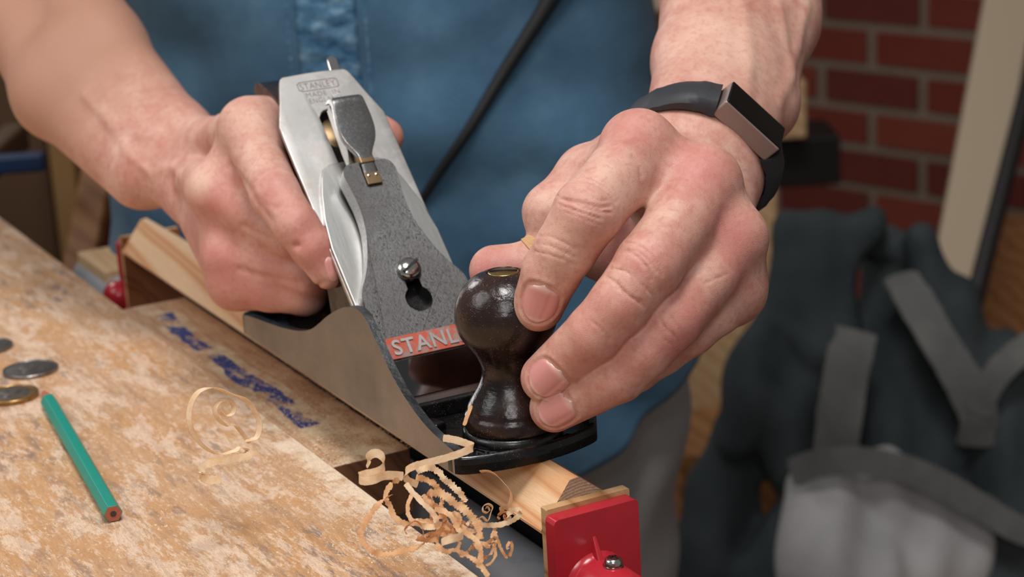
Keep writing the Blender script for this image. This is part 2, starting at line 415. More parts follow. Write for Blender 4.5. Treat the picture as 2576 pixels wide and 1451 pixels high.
tk = gloss_dark('varnished_rosewood', (19, 12, 11), (46, 29, 24), 0.18); tk.bump(tk.noise(150, tk.co((1, 1, 2.5)), 5, 0.7), 0.30, 0.0008); tk.bump(tk.noise(75, None, 3, 0.6), 0.32, 0.002); M['knob'] = tk.m
M['blade'] = metal('old_steel_blade', (204, 203, 201), 0.38, (70, (8, 1, 1), 0.15), (182, 178, 174), 26, (45, 0.30, (140, 128, 120))).m
M['capiron'] = metal('cap_iron_steel', (200, 200, 198), 0.33, (70, (1, 6, 1), 0.10), (160, 158, 154), 20).m
def lever_cap_material():
    t = metal('nickel_lever_cap', (120, 120, 122), 0.24, None, (140, 138, 136), 30)
    x, y, z = t.sep()
    u = t.math('MULTIPLY', t.math('ADD', t.math('SUBTRACT', z, x), -0.0754), 0.7071)      # distance up from the cutting edge, m
    worn = t.ramp(t.math('MULTIPLY', u, 10), [(0.255, 0.0), (0.275, 1.0)])
    sp = t.ramp(t.noise(900, None, 5, 0.8), [(0.44, 0.15), (0.60, 0.8)])
    big = t.ramp(t.noise(25, None, 4), [(0.25, 0.25), (0.6, 1.0)])
    f = t.math('MULTIPLY', t.math('MULTIPLY', sp, worn), big)
    c = t.mix(f, srgb(104, 104, 105), srgb(84, 80, 76)); t.col(c)
    t.rough(t.ramp(t.math('ADD', t.math('MULTIPLY', worn, 0.5), t.math('MULTIPLY', f, 0.5)), [(0.0, 0.06), (0.5, 0.26), (1.0, 0.42)]))
    t.bump(f, 0.35, 0.0004)
    return t.m
M['levercap'] = lever_cap_material()
M['lever'] = metal('nickel_lever', (176, 176, 178), 0.24, None, (150, 148, 146), 40, (900, 0.3, (118, 110, 104))).m
M['chrome'] = metal('bright_screw_steel', (206, 206, 204), 0.16, None, (180, 178, 172), 60).m
M['letters'] = metal('worn_nickel_letters', (190, 188, 186), 0.5, None, (160, 156, 152), 120).m
M['brass'] = metal('brass', (196, 164, 104), 0.28, None, (150, 122, 78), 80).m
M['bronze'] = metal('worn_brass_tab', (138, 116, 88), 0.4, None, (116, 96, 72), 80).m
to = NT('orange_enamel', 0.45); to.col(to.mix(to.ramp(to.noise(180, None, 4, .7), [(0.46, 0.0), (0.60, .95)]), srgb(190, 84, 62), srgb(150, 128, 120))); M['enamel'] = to.m
M['engrave'] = plain('stamped_mark', (112, 92, 80), 0.6, 0.6)
tr = NT('red_enamel', 0.22); tr.col(tr.mix(tr.ramp(tr.noise(24, None, 3), [(0.4, 0.0), (0.7, 1.0)]), srgb(186, 42, 54), srgb(170, 34, 46)))
tr.bump(tr.noise(120, None, 3), 0.05, 0.001); M['red'] = tr.m
tq = metal('grey_steel_tube', (176, 180, 186), 0.32, None, (156, 160, 166), 24, (70, 0.25, (110, 110, 114))); tq.set('Metallic', 0.15); M['rail'] = tq.m
M['teal'] = plain('teal_lacquer', (0, 136, 120), 0.34, 0, None, 0.3)
M['pencil_wood'] = plain('pencil_cedar', (168, 92, 70), 0.75, 0, (900, 0.3))
M['lead'] = plain('pencil_lead', (60, 44, 44), 0.5)
M['coin_silver'] = metal('cupro_nickel', (150, 146, 142), 0.32, None, (120, 114, 110), 90, (300, 0.5, (96, 88, 84))).m
M['coin_gold'] = metal('nickel_brass', (176, 142, 92), 0.34, None, (140, 112, 74), 90, (300, 0.4, (110, 88, 64))).m
ts = NT('wood_shaving', 0.6); ts.col(ts.ramp(ts.noise(180, ts.co((1, 1, 1)), 4, .6), [(0.3, srgb(214, 160, 104)), (0.55, srgb(238, 200, 150)), (0.75, srgb(246, 222, 186))]))
ts.set('Subsurface Weight', 0.0); ts.set('Transmission Weight', 0.0); M['shaving'] = ts.m
def translucent_shaving(name, a, b, edge):
    t = NT(name, 0.5); c = t.ramp(t.noise(260, None, 4, .6), [(0.3, srgb(*a)), (0.7, srgb(*b))])
    c = t.mix(t.math('MULTIPLY', t.ramp(t.attr('edge'), [(0.80, 0.0), (1.0, 0.8)]), t.ramp(t.noise(90, None, 3), [(0.35, 0.2), (0.65, 0.9)])), c, srgb(*edge)); t.col(c)
    tr_ = t.n('ShaderNodeBsdfTranslucent'); t.l(c, tr_.inputs[0]); mx = t.n('ShaderNodeMixShader'); mx.inputs[0].default_value = 0.40
    t.l(t.b.outputs[0], mx.inputs[1]); t.l(tr_.outputs[0], mx.inputs[2]); t.l(mx.outputs[0], t.t.nodes['Material Output'].inputs[0])
    t.bump(t.noise(500, None, 3), 0.4, 0.0005); return t.m
M['shave_pale'] = translucent_shaving('pale_shaving', (240, 208, 164), (252, 236, 208), (224, 172, 116))
M['shave_tan'] = translucent_shaving('tan_shaving', (230, 182, 130), (246, 214, 170), (204, 136, 78))
M['shave_orange'] = translucent_shaving('orange_shaving', (220, 164, 108), (242, 200, 150), (190, 114, 58))
M['dust'] = plain('sawdust_flakes', (226, 196, 158), 0.9)
M['rubber'] = plain('black_rubber_strap', (40, 42, 47), 0.55, 0, (600, 0.1))
M['screen'] = plain('black_screen_glass', (6, 6, 8), 0.06)
M['bandmetal'] = plain('dull_silver_case', (150, 132, 124), 0.4, 0.35)
M['plaster'] = plain('tan_fabric_plaster', (196, 152, 108), 0.9, 0, (700, 0.8))
M['dark_band'] = plain('black_band', (12, 13, 16), 0.7)
tm = NT('brick_mortar', 0.9); tm.col(tm.mix(tm.noise(8), srgb(128, 114, 100), srgb(150, 134, 118))); tm.bump(tm.noise(80), 0.4, 0.004); M['mortar'] = tm.m
def brick_mat(name, a, b):
    t = NT(name, 0.85); t.col(t.mix(t.noise(16, None, 5), srgb(*a), srgb(*b))); t.bump(t.noise(90, None, 4), 0.5, 0.004); return t.m
M['bricks'] = [brick_mat('red_brick', (112, 40, 30), (134, 56, 40)), brick_mat('dark_red_brick', (94, 34, 27), (118, 48, 36)), brick_mat('orange_red_brick', (122, 52, 36), (140, 66, 46))]
M['floor'] = pine_material('workshop_floor_boards', srgb(92, 62, 42), srgb(122, 86, 58), srgb(140, 100, 70))
M['beige'] = plain('pale_painted_timber', (196, 176, 150), 0.7, 0, (20, 0.2))
M['plywall'] = pine_material('birch_ply_box', srgb(186, 146, 104), srgb(206, 168, 124), srgb(216, 182, 140))
M['brownwood'] = pine_material('brown_cabinet_wood', srgb(128, 82, 46), srgb(158, 106, 62), srgb(172, 122, 76))
M['darkwood'] = plain('dark_brown_board', (84, 58, 34), 0.7, 0, (20, 0.2))
M['yellowwood'] = plain('yellow_brown_board', (140, 106, 62), 0.7, 0, (20, 0.2))
M['maroon'] = plain('maroon_cloth', (112, 28, 34), 0.8, 0, (40, 0.3))
M['bluepaint'] = plain('dark_blue_enamel', (24, 48, 84), 0.4)
M['blackpole'] = plain('black_pole_paint', (22, 18, 18), 0.5)
M['overall'] = cloth('dark_blue_grey_work_cloth', (50, 57, 60), (74, 80, 82), 10, 0.008)
M['overall_light'] = cloth('light_grey_lining_cloth', (170, 168, 170), (200, 198, 198), 9, 0.008)
M['overall_strap'] = cloth('grey_webbing', (92, 93, 92), (114, 113, 110), 20, 0.004)

# ------------------------------------------------------------------ implicit surfaces for the body and heavy cloth
def cone_d(P, a, b, ra, rb):
    a = np.asarray(a, np.float32); b = np.asarray(b, np.float32); ab = b - a; L2 = float(ab @ ab) + 1e-9
    t = np.clip(((P - a) @ ab) / L2, 0, 1)
    q = P - a - t[..., None] * ab
    return np.sqrt((q * q).sum(-1)) - (ra + (rb - ra) * t)
def smin(a, b, k):
    if k <= 0: return np.minimum(a, b)
    h = np.maximum(k - np.abs(a - b), 0) / k
    return np.minimum(a, b) - h * h * k * 0.25
class Field:
    def __init__(s): s.prims = []; s.mods = []
    def cone(s, a, b, ra, rb, k=4.0): s.prims.append((np.asarray(a, float), np.asarray(b, float), ra, rb, k)); return s
    def chain(s, pts, rs, k=4.0):
        for i in range(len(pts) - 1): s.cone(pts[i], pts[i + 1], rs[i], rs[i + 1], k)
    def mod(s, lo, hi, fn): s.mods.append((np.asarray(lo, float), np.asarray(hi, float), fn))
    def eval(s, P):
        P = np.asarray(P, np.float32); d = np.full(P.shape[:-1], 60.0, np.float32)
        for a, b, ra, rb, k in s.prims: d = smin(d, cone_d(P, a, b, ra, rb), k)
        for lo, hi, fn in s.mods: d = d + fn(P)
        return d
    def grid(s, lo, hi, h):
        lo = np.asarray(lo, float); n = np.ceil((np.asarray(hi) - lo) / h).astype(int) + 1
        ax = [(lo[i] + h * np.arange(n[i])).astype(np.float32) for i in range(3)]
        F = np.full(tuple(n), 60.0, np.float32)
        def sl(l, u):
            i0 = np.clip(np.floor((l - lo) / h).astype(int), 0, n); i1 = np.clip(np.ceil((u - lo) / h).astype(int) + 1, 0, n)
            return tuple(slice(i0[i], i1[i]) for i in range(3))
        def pts(q): return np.stack(np.meshgrid(*[ax[i][q[i]] for i in range(3)], indexing='ij'), -1)
        for a, b, ra, rb, k in s.prims:
            m = max(ra, rb) + k + 2.5 * h
            q = sl(np.minimum(a, b) - m, np.maximum(a, b) + m)
            if any(x.stop <= x.start for x in q): continue
            F[q] = smin(F[q], cone_d(pts(q), a, b, ra, rb), k)
        for l, u, fn in s.mods:
            q = sl(l, u)
            if any(x.stop <= x.start for x in q): continue
            F[q] = F[q] + fn(pts(q))
        return F, lo, h
def surface_nets(F, lo, h):
    s = F < 0
    c = np.zeros(tuple(x - 1 for x in F.shape), np.int8)
    for i in (0, 1):
        for j in (0, 1):
            for k in (0, 1): c += s[i:F.shape[0] - 1 + i, j:F.shape[1] - 1 + j, k:F.shape[2] - 1 + k]
    act = (c > 0) & (c < 8); I = np.argwhere(act); idx = np.full(act.shape, -1, np.int32); idx[act] = np.arange(len(I))
    corner = {(i, j, k): F[I[:, 0] + i, I[:, 1] + j, I[:, 2] + k] for i in (0, 1) for j in (0, 1) for k in (0, 1)}
    acc = np.zeros((len(I), 3)); cnt = np.zeros(len(I))
    for (a, fa) in corner.items():
        for ax in range(3):
            if a[ax] == 1: continue
            b = list(a); b[ax] = 1; fb = corner[tuple(b)]
            m = (fa < 0) != (fb < 0)
            t = np.where(m, fa / np.where(m, fa - fb, 1), 0)
            p = np.tile(np.array(a, float), (len(I), 1)); p[:, ax] += t
            acc[m] += p[m]; cnt += m
    V = np.asarray(lo) + h * (I + acc / cnt[:, None])
    Q = []
    for ax in range(3):
        sh = [slice(None)] * 3; sh2 = [slice(None)] * 3; sh[ax] = slice(0, -1); sh2[ax] = slice(1, None)
        a = s[tuple(sh)]; b = s[tuple(sh2)]
        E_ = np.argwhere(a != b); o1, o2 = (ax + 1) % 3, (ax + 2) % 3
        ok = (E_[:, o1] >= 1) & (E_[:, o2] >= 1) & (E_[:, o1] < F.shape[o1] - 1) & (E_[:, o2] < F.shape[o2] - 1); E_ = E_[ok]
        def cell(d1, d2):
            q = E_.copy(); q[:, o1] -= d1; q[:, o2] -= d2; return idx[q[:, 0], q[:, 1], q[:, 2]]
        quad = np.stack([cell(1, 1), cell(0, 1), cell(0, 0), cell(1, 0)], 1)
        fl = ~a[E_[:, 0], E_[:, 1], E_[:, 2]]; quad[fl] = quad[fl][:, ::-1]
        Q.append(quad)
    return V, np.vstack(Q)

# ------------------------------------------------------------------ setting: floor, brick wall
FLOOR_Z = -905.0; BENCH_Z = -28.0
fl = box('floor', -4200, 1800, -1600, 3600, FLOOR_Z - 40, FLOOR_Z, M['floor']); tag(fl, kind='structure')
wo = at(2250, 300, 3500); wa = math.radians(15); WX = np.array([math.cos(wa), math.sin(wa), 0]); WN = np.array([math.sin(wa), -math.cos(wa), 0]); WZ = np.array([0, 0, 1.0])
wall = obox('wall_back', wo - WN * 60 + WZ * (500 - wo[2]) + WX * 100, (WX, WN, WZ), (3200, 53, 1420), M['mortar']); tag(wall, kind='structure')
bmesh_cache = {}
def brick_mesh(i):
    if i in bmesh_cache: return bmesh_cache[i]
    o = obox('brick', (0, 0, 0), (WX, WN, WZ), (101 + rng.uniform(-2, 2), 6, 28.8 + rng.uniform(-1, 1)), M['bricks'][i % 3]); me = o.data
    bpy.data.objects.remove(o); bmesh_cache[i] = me; return me
row0 = on_plane(2190, 120, wo, WN)                     # left end of a brick that shows clearly
for r in range(-22, 9):
    for c in range(-3, 6):
        p = row0 + WX * (c * 225 + (112 if r % 2 else 0) + 112) + WZ * (r * 75 - 0) + WN * (-5 + rng.uniform(-1.0, 1.5))
        if p[2] < FLOOR_Z + 40: continue
        b = bpy.data.objects.new('brick', brick_mesh(rng.randint(0, 9))); COL.objects.link(b); b.parent = wall; b.location = p * MM
# ------------------------------------------------------------------ workbench
bench = empty('workbench', 'worn pine workbench top with scraped paint, sawdust and a painted jaw block', 'workbench')
ys = [-40, -310, -420, -520, -620]
for i in range(4):
    y1, y0 = ys[i], ys[i + 1] + 0.15
    o = box('plank', -1450, 330, y0, y1, BENCH_Z - 42, BENCH_Z, M['bench'], bench, 0.35)
o = box('jaw_block', -412, -119, -39.4, -3.0, BENCH_Z - 30, BENCH_Z - 0.3, M['block'], bench, 0.8); o.data.materials.append(M['block_end'])
for p in o.data.polygons:
    if abs(p.normal.x) > .9: p.material_index = 1
o = o; o['label'] = 'narrow block with worn blue paint strip'
for x in (-1250, 150):
    for y in (-560, -110): box('leg', x - 35, x + 35, y - 35, y + 35, FLOOR_Z, BENCH_Z - 42, M['brownwood'], bench, 3)
box('rail', -1250, 150, -130, -90, BENCH_Z - 260, BENCH_Z - 160, M['brownwood'], bench, 2)
box('bearer', -330, -200, -300, -45, BENCH_Z - 84, BENCH_Z - 42.2, M['brownwood'], bench, 2)
# ------------------------------------------------------------------ bar clamp with red jaws
clamp = empty('bar_clamp', 'grey steel bar clamp with red jaws gripping the pine bar end to end', 'clamp')
RY, RZ, RR = 19, -80, 19
lathe('tube', [(RR - 2, 0), (RR, 0), (RR, 770), (RR - 2, 770)], (-670, RY, RZ), M['rail'], clamp, 48, (1, 0, 0))
lathe('guide_rod', [(6, 0), (7, 1), (7, 689), (6, 690)], (-590, RY + 13, RZ - 42), M['rod'], clamp, 32, (1, 0, 0))
box('dark_gap_back', -588, -18, 41, 45, -150, -52, M['blackpole'], clamp, 0.5)  # added black sheet that keeps the gap below the bar dark
box('dark_gap_floor', -588, -18, -6, 45, -153, -150, M['blackpole'], clamp, 0.5)  # added black sheet closing the dark gap from below
def rrect(y0, y1, z0, z1, r, n=5):
    P = []
    for cx, cy, a0 in ((y1 - r, z1 - r, 0), (y0 + r, z1 - r, 90), (y0 + r, z0 + r, 180), (y1 - r, z0 + r, 270)):
        for k in range(n + 1): a = math.radians(a0 + 90 * k / n); P.append((cx + r * math.cos(a), cy + r * math.sin(a)))
    return P
FX = 14.6
ROLL = math.radians(0.0)
def jaw(x0, s):
    y0, y1, z1 = -11.6, 24.4, -9.4
    pad = plate('pad', rrect(y0, y1, -66, z1 + (1.5 if s > 0 else 0), 0.5), [], lambda a, b: (x0 + 4.4 * s, a, b), lambda a, b: (x0, a, b), M['ply'], clamp, 0.5)
    if s < 0:
        pad.data.materials.append(M['ply_dark'])  # rear pad: broad faces darker than its edges
        for p in pad.data.polygons:
            if abs(p.normal.x) > .9: p.material_index = 1
    pl = plate('jaw_plate', rrect(y0 - 0.8, y1 - (0.2 if s > 0 else 4), -104, z1 - (0.4 if s > 0 else 4), 2.2), [], lambda a, b: (x0 + 11.0 * s, a, b), lambda a, b: (x0 + 4.4 * s, a, b), M['red'], clamp, 1.5, 4)
    return pl
jaw(FX, 1)
# front boss with its screw and the rib above it
bx0 = FX + 10.8; by, bz, br = 4.5, -40.0, 11.8
lathe('boss', [(br + 2.2, 0), (br + .6, 1.2), (br, 3), (br, 20), (br - 1.2, 22.2), (br - 4, 23), (4, 23)], (bx0, by, bz), M['red'], clamp, 48, (1, 0, 0))
v = [(bx0 - .5, by - 1.6, bz + br - 1), (bx0 - .5, by + 1.6, bz + br - 1), (bx0 + 5, by - 1.3, bz + br - 1), (bx0 + 5, by + 1.3, bz + br - 1), (bx0 - .5, by - .7, bz + br + 9.5), (bx0 - .5, by + .7, bz + br + 9.5)]
o = mesh_obj('rib', v, [(0, 2, 4), (1, 5, 3), (0, 1, 3, 2), (2, 3, 5, 4), (0, 4, 5, 1)], M['red'], clamp); bevel(o, 0.5)
sc0 = np.array([bx0 + 11.0, by + 1.2, bz + br - 0.8])
s_ = lathe('screw', [(3.9, 0), (3.9, 1.3), (3.1, 1.4), (3.5, 1.5), (3.5, 2.6), (3.1, 3.5), (2.3, 4.0), (1.1, 4.25), (0.2, 4.3)], sc0, M['chrome'], clamp, 32); s_['label'] = 'bright cross-head screw on the boss'
for a in (0.4, 0.4 + math.pi / 2):
    obox('cross_slot', sc0 + np.array([0, 0, 4.0]), ((math.cos(a), math.sin(a), 0), (-math.sin(a), math.cos(a), 0), (0, 0, 1)), (1.7, .3, .45), M['blackpole'], s_)
jaw(-496.0, -1)
lathe('jaw_knob', [(0.5, -10), (5, -9), (8.2, -5), (9.3, 0), (8.2, 5), (5, 9), (0.5, 10)], on_plane(301, 748, (-507, 0, 0), (1, 0, 0)) + np.array([-5, 1, 0]), M['red'], clamp, 32, (1, 0, 0))
lathe('jaw_stud', [(4.2, 0), (4.2, 3), (3.2, 5), (.3, 6)], on_plane(331, 605, (-505, 0, 0), (1, 0, 0)) + np.array([-1, 0, -3]), M['red'], clamp, 20)
# ------------------------------------------------------------------ pine bar held corner-up between the jaws
BA = math.radians(52)
RDG = np.array([3.0, 0.0]); e1 = np.array([-math.cos(BA), -math.sin(BA)]); e2 = np.array([math.sin(BA), -math.cos(BA)])
SB = 25.2
def bar_pt(a, b): return RDG + e1 * a + e2 * b
ch = 2.6
sec = [bar_pt(0, ch), bar_pt(ch, 0)] + [bar_pt(SB - .8, 0), bar_pt(SB, .8), bar_pt(SB, SB - .8), bar_pt(SB - .8, SB), bar_pt(.8, SB), bar_pt(0, SB - .8)]
zt = max(p[1] for p in sec); sec = [(p[0], p[1] - zt - 0.05) for p in sec]
n = len(sec); X0, X1 = -495.8, 14.4
V = [(X0, *p) for p in sec] + [(X1, *p) for p in sec]
F = [(i, (i + 1) % n, (i + 1) % n + n, i + n) for i in range(n)] + [tuple(range(n))[::-1], tuple(range(n, 2 * n))]
fm = [0] * n + [1, 1]
bar = mesh_obj('pine_bar', V, F, mats=[M['pine'], M['pine_end']], fmat=fm)
bm = bmesh.new(); bm.from_mesh(bar.data); bmesh.ops.recalc_face_normals(bm, faces=bm.faces); bm.to_mesh(bar.data); bm.free()
tag(bar, 'square pale pine bar held corner-up between red jaws under the plane', 'wooden bar')
# ------------------------------------------------------------------ bench plane
plane = empty('hand_plane', 'old metal bench plane with dark wooden knob resting on the pine bar', 'hand plane')
XM = -75.365; S2 = math.sqrt(.5)
def bl(u, v, off=0.0): return (XM - u * S2 + off * S2, v, u * S2 + off * S2)
HW = 31.5
# sole outline with rounded toe and heel
toe = [(-15.5, HW)] ; toe = [(-14.5 - 0.0, 31.5), (-12.2, 29.2), (-9.6, 23), (-7.4, 15), (-6.2, 7), (-5.8, 0)]
toe_s = spline([(-22, 31.5), (-15.5, 31.2), (-12.4, 27.8), (-9.6, 20), (-7.6, 11), (-6.6, 0)], 5)
outl = [(x, y) for x, y in toe_s] + [(x, -y) for x, y in toe_s[::-1][1:]]
heel_s = spline([(-236, -31.5), (-240.5, -30.4), (-244, -24), (-246.5, -12), (-247.2, 0)], 4)
heel = [(x, y) for x, y in heel_s] + [(x, -y) for x, y in heel_s[::-1][1:]]
outline = outl + heel            # runs +y front round the toe to -y, then heel from -y to +y
mouth = [(XM - 6, -26.5), (XM + 4, -26.5), (XM + 4, 26.5), (XM - 6, 26.5)]
outline = [(x, max(-31.25, min(31.25, y))) for x, y in outline]
body = plate('sole', outline, [mouth], lambda a, b: (a, b, 3.6), lambda a, b: (a, b, 0.02), M['japan'], plane, 0)
body.data.materials.append(M['side'])
# outer wall faces of the side belong to the ground iron: give them the side material
for p in body.data.polygons:
    if abs(p.normal.y) > 0.95 or p.normal.z < -0.9: p.material_index = 1
# the cheeks: profile traced in the (x, z) plane of the side
prof = [(-236.5, 9.4), (-230, 10.6), (-220, 11.9), (-200, 14.0), (-180, 16.7), (-163.3, 19.9), (-151.3, 23.7), (-141.4, 28.7), (-131.6, 34.3), (-119.8, 40.0), (-111, 43.4), (-103, 45.3), (-97.5, 45.7),
        (-92, 44.5), (-87, 41.0), (-82, 37.0), (-77.3, 33.0), (-67.5, 25.4), (-57.3, 19.4), (-45.5, 14.6), (-36, 12.0), (-28, 10.7), (-20, 9.8), (-15.5, 9.4)]
prof_s = [tuple(p) for p in spline(prof, 3)]
for sgn in (-1, 1):
    pts = [(-15.5, 0.0)] + [p for p in prof_s[::-1]] + [(-236.5, 0.0)]
    T = 3.6
    o = plate('cheek', pts, [], lambda a, b: (a, sgn * HW, b), lambda a, b: (a, sgn * (HW - T), b), M['edge'], plane, 0)
    o.data.materials.append(M['side']); o.data.materials.append(M['japan'])
    for p in o.data.polygons:
        if p.normal.y * sgn > 0.95: p.material_index = 1
        elif p.normal.y * sgn < -0.95: p.material_index = 2
    bevel(o, 0.7, 2, 60)
# raised rim round toe and heel
def rim(name, path, h, th, mat):
    P = np.array(path); n = len(P); T = np.gradient(P, axis=0); T /= np.linalg.norm(T, axis=1)[:, None]
    N = np.stack([T[:, 1], -T[:, 0]], 1)
    c = P.mean(0)
    if ((P - c) * N).sum() > 0: N = -N           # N points inwards
    V = []; F = []
    sec = [(0, 0), (0, h - 1.2), (0.5, h - .35), (1.3, h), (th - 1.0, h - .1), (th - .2, h - 1.0), (th + .6, 3.4)]
    m = len(sec)
    for i in range(n):
        for d, z in sec: V.append((*(P[i] + N[i] * d), z))
    for i in range(n - 1):
        for k in range(m - 1): F.append((i * m + k, i * m + k + 1, (i + 1) * m + k + 1, (i + 1) * m + k))
        F.append((i * m + m - 1, i * m, (i + 1) * m, (i + 1) * m + m - 1))
    F.append(tuple(range(m))); F.append(tuple((n - 1) * m + k for k in range(m))[::-1])
    o = mesh_obj(name, V, F, mat, plane, smooth=True)
    bm = bmesh.new(); bm.from_mesh(o.data); bmesh.ops.recalc_face_normals(bm, faces=bm.faces); bm.to_mesh(o.data); bm.free()
    e = o.modifiers.new('e', 'EDGE_SPLIT'); e.split_angle = math.radians(45)
    return o
rim('toe_rim', outl[1:-1], 7.0, 2.4, M['japan']); rim('heel_rim', heel, 9.4, 3.4, M['japan'])
# front bed, cross rib before the mouth and small casting ribs
box('cross_rib', XM + 5, XM + 9, -HW + 3.4, HW - 3.4, 3, 10.5, M['japan'], plane, 1.2)
obox('casting_web', (-56, -20, 4.6), ((1, .3, 0), (-.3, 1, 0), (0, 0, 1)), (4.5, 3, 2.4), M['japan'], plane, 1.2)
obox('casting_web', (-52, 19, 4.6), ((1, -.3, 0), (.3, 1, 0), (0, 0, 1)), (4.5, 3, 2.4), M['japan'], plane, 1.2)
KX, KY = -26.8, 0.0
lathe('knob_boss', [(20.6, 3), (20.2, 4.6), (19.4, 5.2), (19.2, 5.6), (19.8, 6.6), (19.6, 8.2), (19.0, 9.3), (18.2, 9.8), (2, 9.8)], (KX, KY, 0), M['japan'], plane, 72)
kp = [(3, 9.8), (17.8, 9.8), (18.6, 10.6), (18.8, 12.5), (18.4, 15.0), (17.5, 16.4), (17.2, 17.2), (16.8, 18.6), (14.6, 22.5), (12.2, 26.5), (10.9, 30.0), (10.6, 33.0), (11.2, 36.0), (12.8, 39.5), (15.2, 42.8), (17.6, 46.2), (19.2, 49.8), (19.8, 53.5), (19.7, 56.8), (18.9, 60.5), (17.0, 64.5), (14.2, 67.8), (10.8, 70.2), (8.0, 71.4), (6.6, 71.8), (6.4, 71.2), (3, 71.2)]
kps = spline(kp[1:-2], 3); kps = [tuple(p) for p in kps]
knob = lathe('knob', kps + [(6.2, 71.0), (1, 71.0)], (KX, KY, 0), M['knob'], plane, 96)
lathe('knob_nut', [(6.1, 0), (6.1, .7), (5.7, 1.1), (0.1, 1.5)], (KX, KY, 70.7), M['brass'], plane, 40)
obox('nut_slot', (KX, KY, 72.1), ((.55, .83, 0), (-.83, .55, 0), (0, 0, 1)), (5.4, .5, .25), M['blackpole'], plane)
tb = [(max(x, -30) * 1.0 - (1.4 if x > -21 else 0), y * .955) for x, y in outl]
plate('toe_bed', tb, [], lambda a, b: (a, b, 5.4), lambda a, b: (a, b, 3.0), M['japan'], plane, 0.4)
text_obj('cast_number', 'No', (-13.6, -23.2, 5.4), (0.55, 1, 0), (-1, 0.55, 0.0), 4.6, 0.9, M['edge'], plane, 0.012, 1.1)
text_obj('cast_number', '4', (-11.2, 15.6, 5.4), (-0.55, 1, 0), (-1, -0.55, 0.0), 4.6, 0.9, M['edge'], plane, 0.012)
# frog
fr = [(-82, 3.6), (-86.5, 6), (-166, 85.5), (-172, 85.5), (-166, 66), (-150, 40), (-146, 20), (-150, 3.6)]
plate('frog', fr, [], lambda a, b: (a, -23, b), lambda a, b: (a, 23, b), M['japan'], plane, 1.2)
lathe('adjusting_wheel', [(4, 0), (12, 0), (12.6, .8), (12.6, 6), (12, 6.8), (4, 6.8)], (-186, 0, 42), M['brass'], plane, 48, (1, 0, 0))
lathe('wheel_stud', [(3, 0), (3, 30)], (-190, 0, 42), M['bronze'], plane, 16, (1, 0, 0))
# blade: outline with slot
UT, U1 = 178.2, 152.0
bo = [(0, -25.4), (U1, -25.4)] + [tuple(p) for p in spline([(U1 + 14, -20.2), (UT - 2.6, -17), (UT - .4, -15.2), (UT, -13), (UT + .4, 0), (UT, 13), (UT - .4, 15.2), (UT - 2.6, 17), (U1 + 14, 20.2)], 3)] + [(U1, 25.4), (0, 25.4)]
def slot(u0, u1, w):
    P = []
    for k in range(9): a = math.pi * k / 8; P.append((u1 + w * math.sin(a), w * math.cos(a)))
    return P + [(u0, -w), (u0, w)]
hole = slot(88, 152, 5.6)
big = []
blade = plate('blade', bo, [hole], lambda a, b: bl(a, b, 0), lambda a, b: bl(a, b, -2.2), M['blade'], plane, 0.45)
dX = (0, 1, 0); dY = (-S2, 0, S2)
tx = text_obj('stamped_name', 'STANLEY', bl(169.6, -8.6, 0.0), dX, dY, 3.3, 0.05, M['engrave'], blade, -0.012, 1.06, 17)
box_o = [(168.6, -8.2), (168.6, 8.6), (169.4, 9.8), (172.9, 9.8), (173.9, 8.6), (173.9, -8.2), (172.9, -9.8), (169.4, -9.8)]
cxu, cyv = 171.2, 0
box_i = [(cxu + (u - cxu) * .87, v * .965) for u, v in box_o]
plate('stamp_border', box_o, [box_i], lambda a, b: bl(a, b, .05), lambda a, b: bl(a, b, -.2), M['engrave'], blade)
text_obj('stamped_words', 'MADE  IN', bl(165.2, -7.4, 0), dX, dY, 2.5, 0.05, M['engrave'], blade, -0.015, 1.1, 16)
text_obj('stamped_words', 'ENGLAND', bl(161.8, -6.9, 0), dX, dY, 2.5, 0.05, M['engrave'], blade, -0.015, 1.1, 15.4)
# lateral lever behind the blade, its bent tip showing over the top
o = plate('lateral_lever', [(120, 4), (183.5, 10.2), (187, 11.0), (188.5, 13), (187, 15.2), (183.5, 15.4), (120, 9)], [], lambda a, b: bl(a, b, -3.0), lambda a, b: bl(a, b, -4.6), M['chrome'], plane, 0.5)
lathe('cap_screw', [(8.5, 0), (8.5, 3), (7.8, 3.6), (.2, 3.7)], bl(148, 2.5, -9), M['bronze'], plane, 32, (S2, 0, S2))
obox('frog_top', bl(140, 0, -10), ((-S2, 0, S2), (0, 1, 0), (S2, 0, S2)), (24, 15, 2.5), M['japan'], plane, 1)
# cap iron
co = [(1.4, -25.2), (86, -25.2), (100, -23.4), (113, -20.0), (121, -17.2), (125.4, -15.2), (127.4, -11.5), (127.8, -6), (127.8, 6), (127.4, 11.5), (125.4, 15.2), (121, 17.2), (113, 20), (100, 23.4), (86, 25.2), (1.4, 25.2)]
def capz(u): return 2.3 + (2.4 * math.exp(-((u - 13) / 7.5) ** 2) if u < 40 else 0)
strips = sorted(set([1.4, 3, 5, 8, 11, 14, 17, 21, 26, 32, 40, 86, 100, 113, 121, 125.4, 127.4, 127.8]))
def capw(u): return np.interp(u, [1.4, 86, 100, 113, 121, 125.4, 127.4, 127.8], [25.2, 25.2, 23.4, 20.0, 17.2, 15.2, 11.5, 6.0])
V = []; F = []
for u in strips:
    w = capw(u)
    for vv, top in ((-w, 1), (w, 1), (w, 0), (-w, 0)): V.append(bl(u, vv, capz(u) if top else max(capz(u) - 2.1, 0.1)))
for i in range(len(strips) - 1):
    for k in range(4): F.append((i * 4 + k, i * 4 + (k + 1) % 4, (i + 1) * 4 + (k + 1) % 4, (i + 1) * 4 + k))
F.append((3, 2, 1, 0)); F.append(tuple((len(strips) - 1) * 4 + k for k in range(4)))
ci = mesh_obj('cap_iron', V, F, M['capiron'], plane)
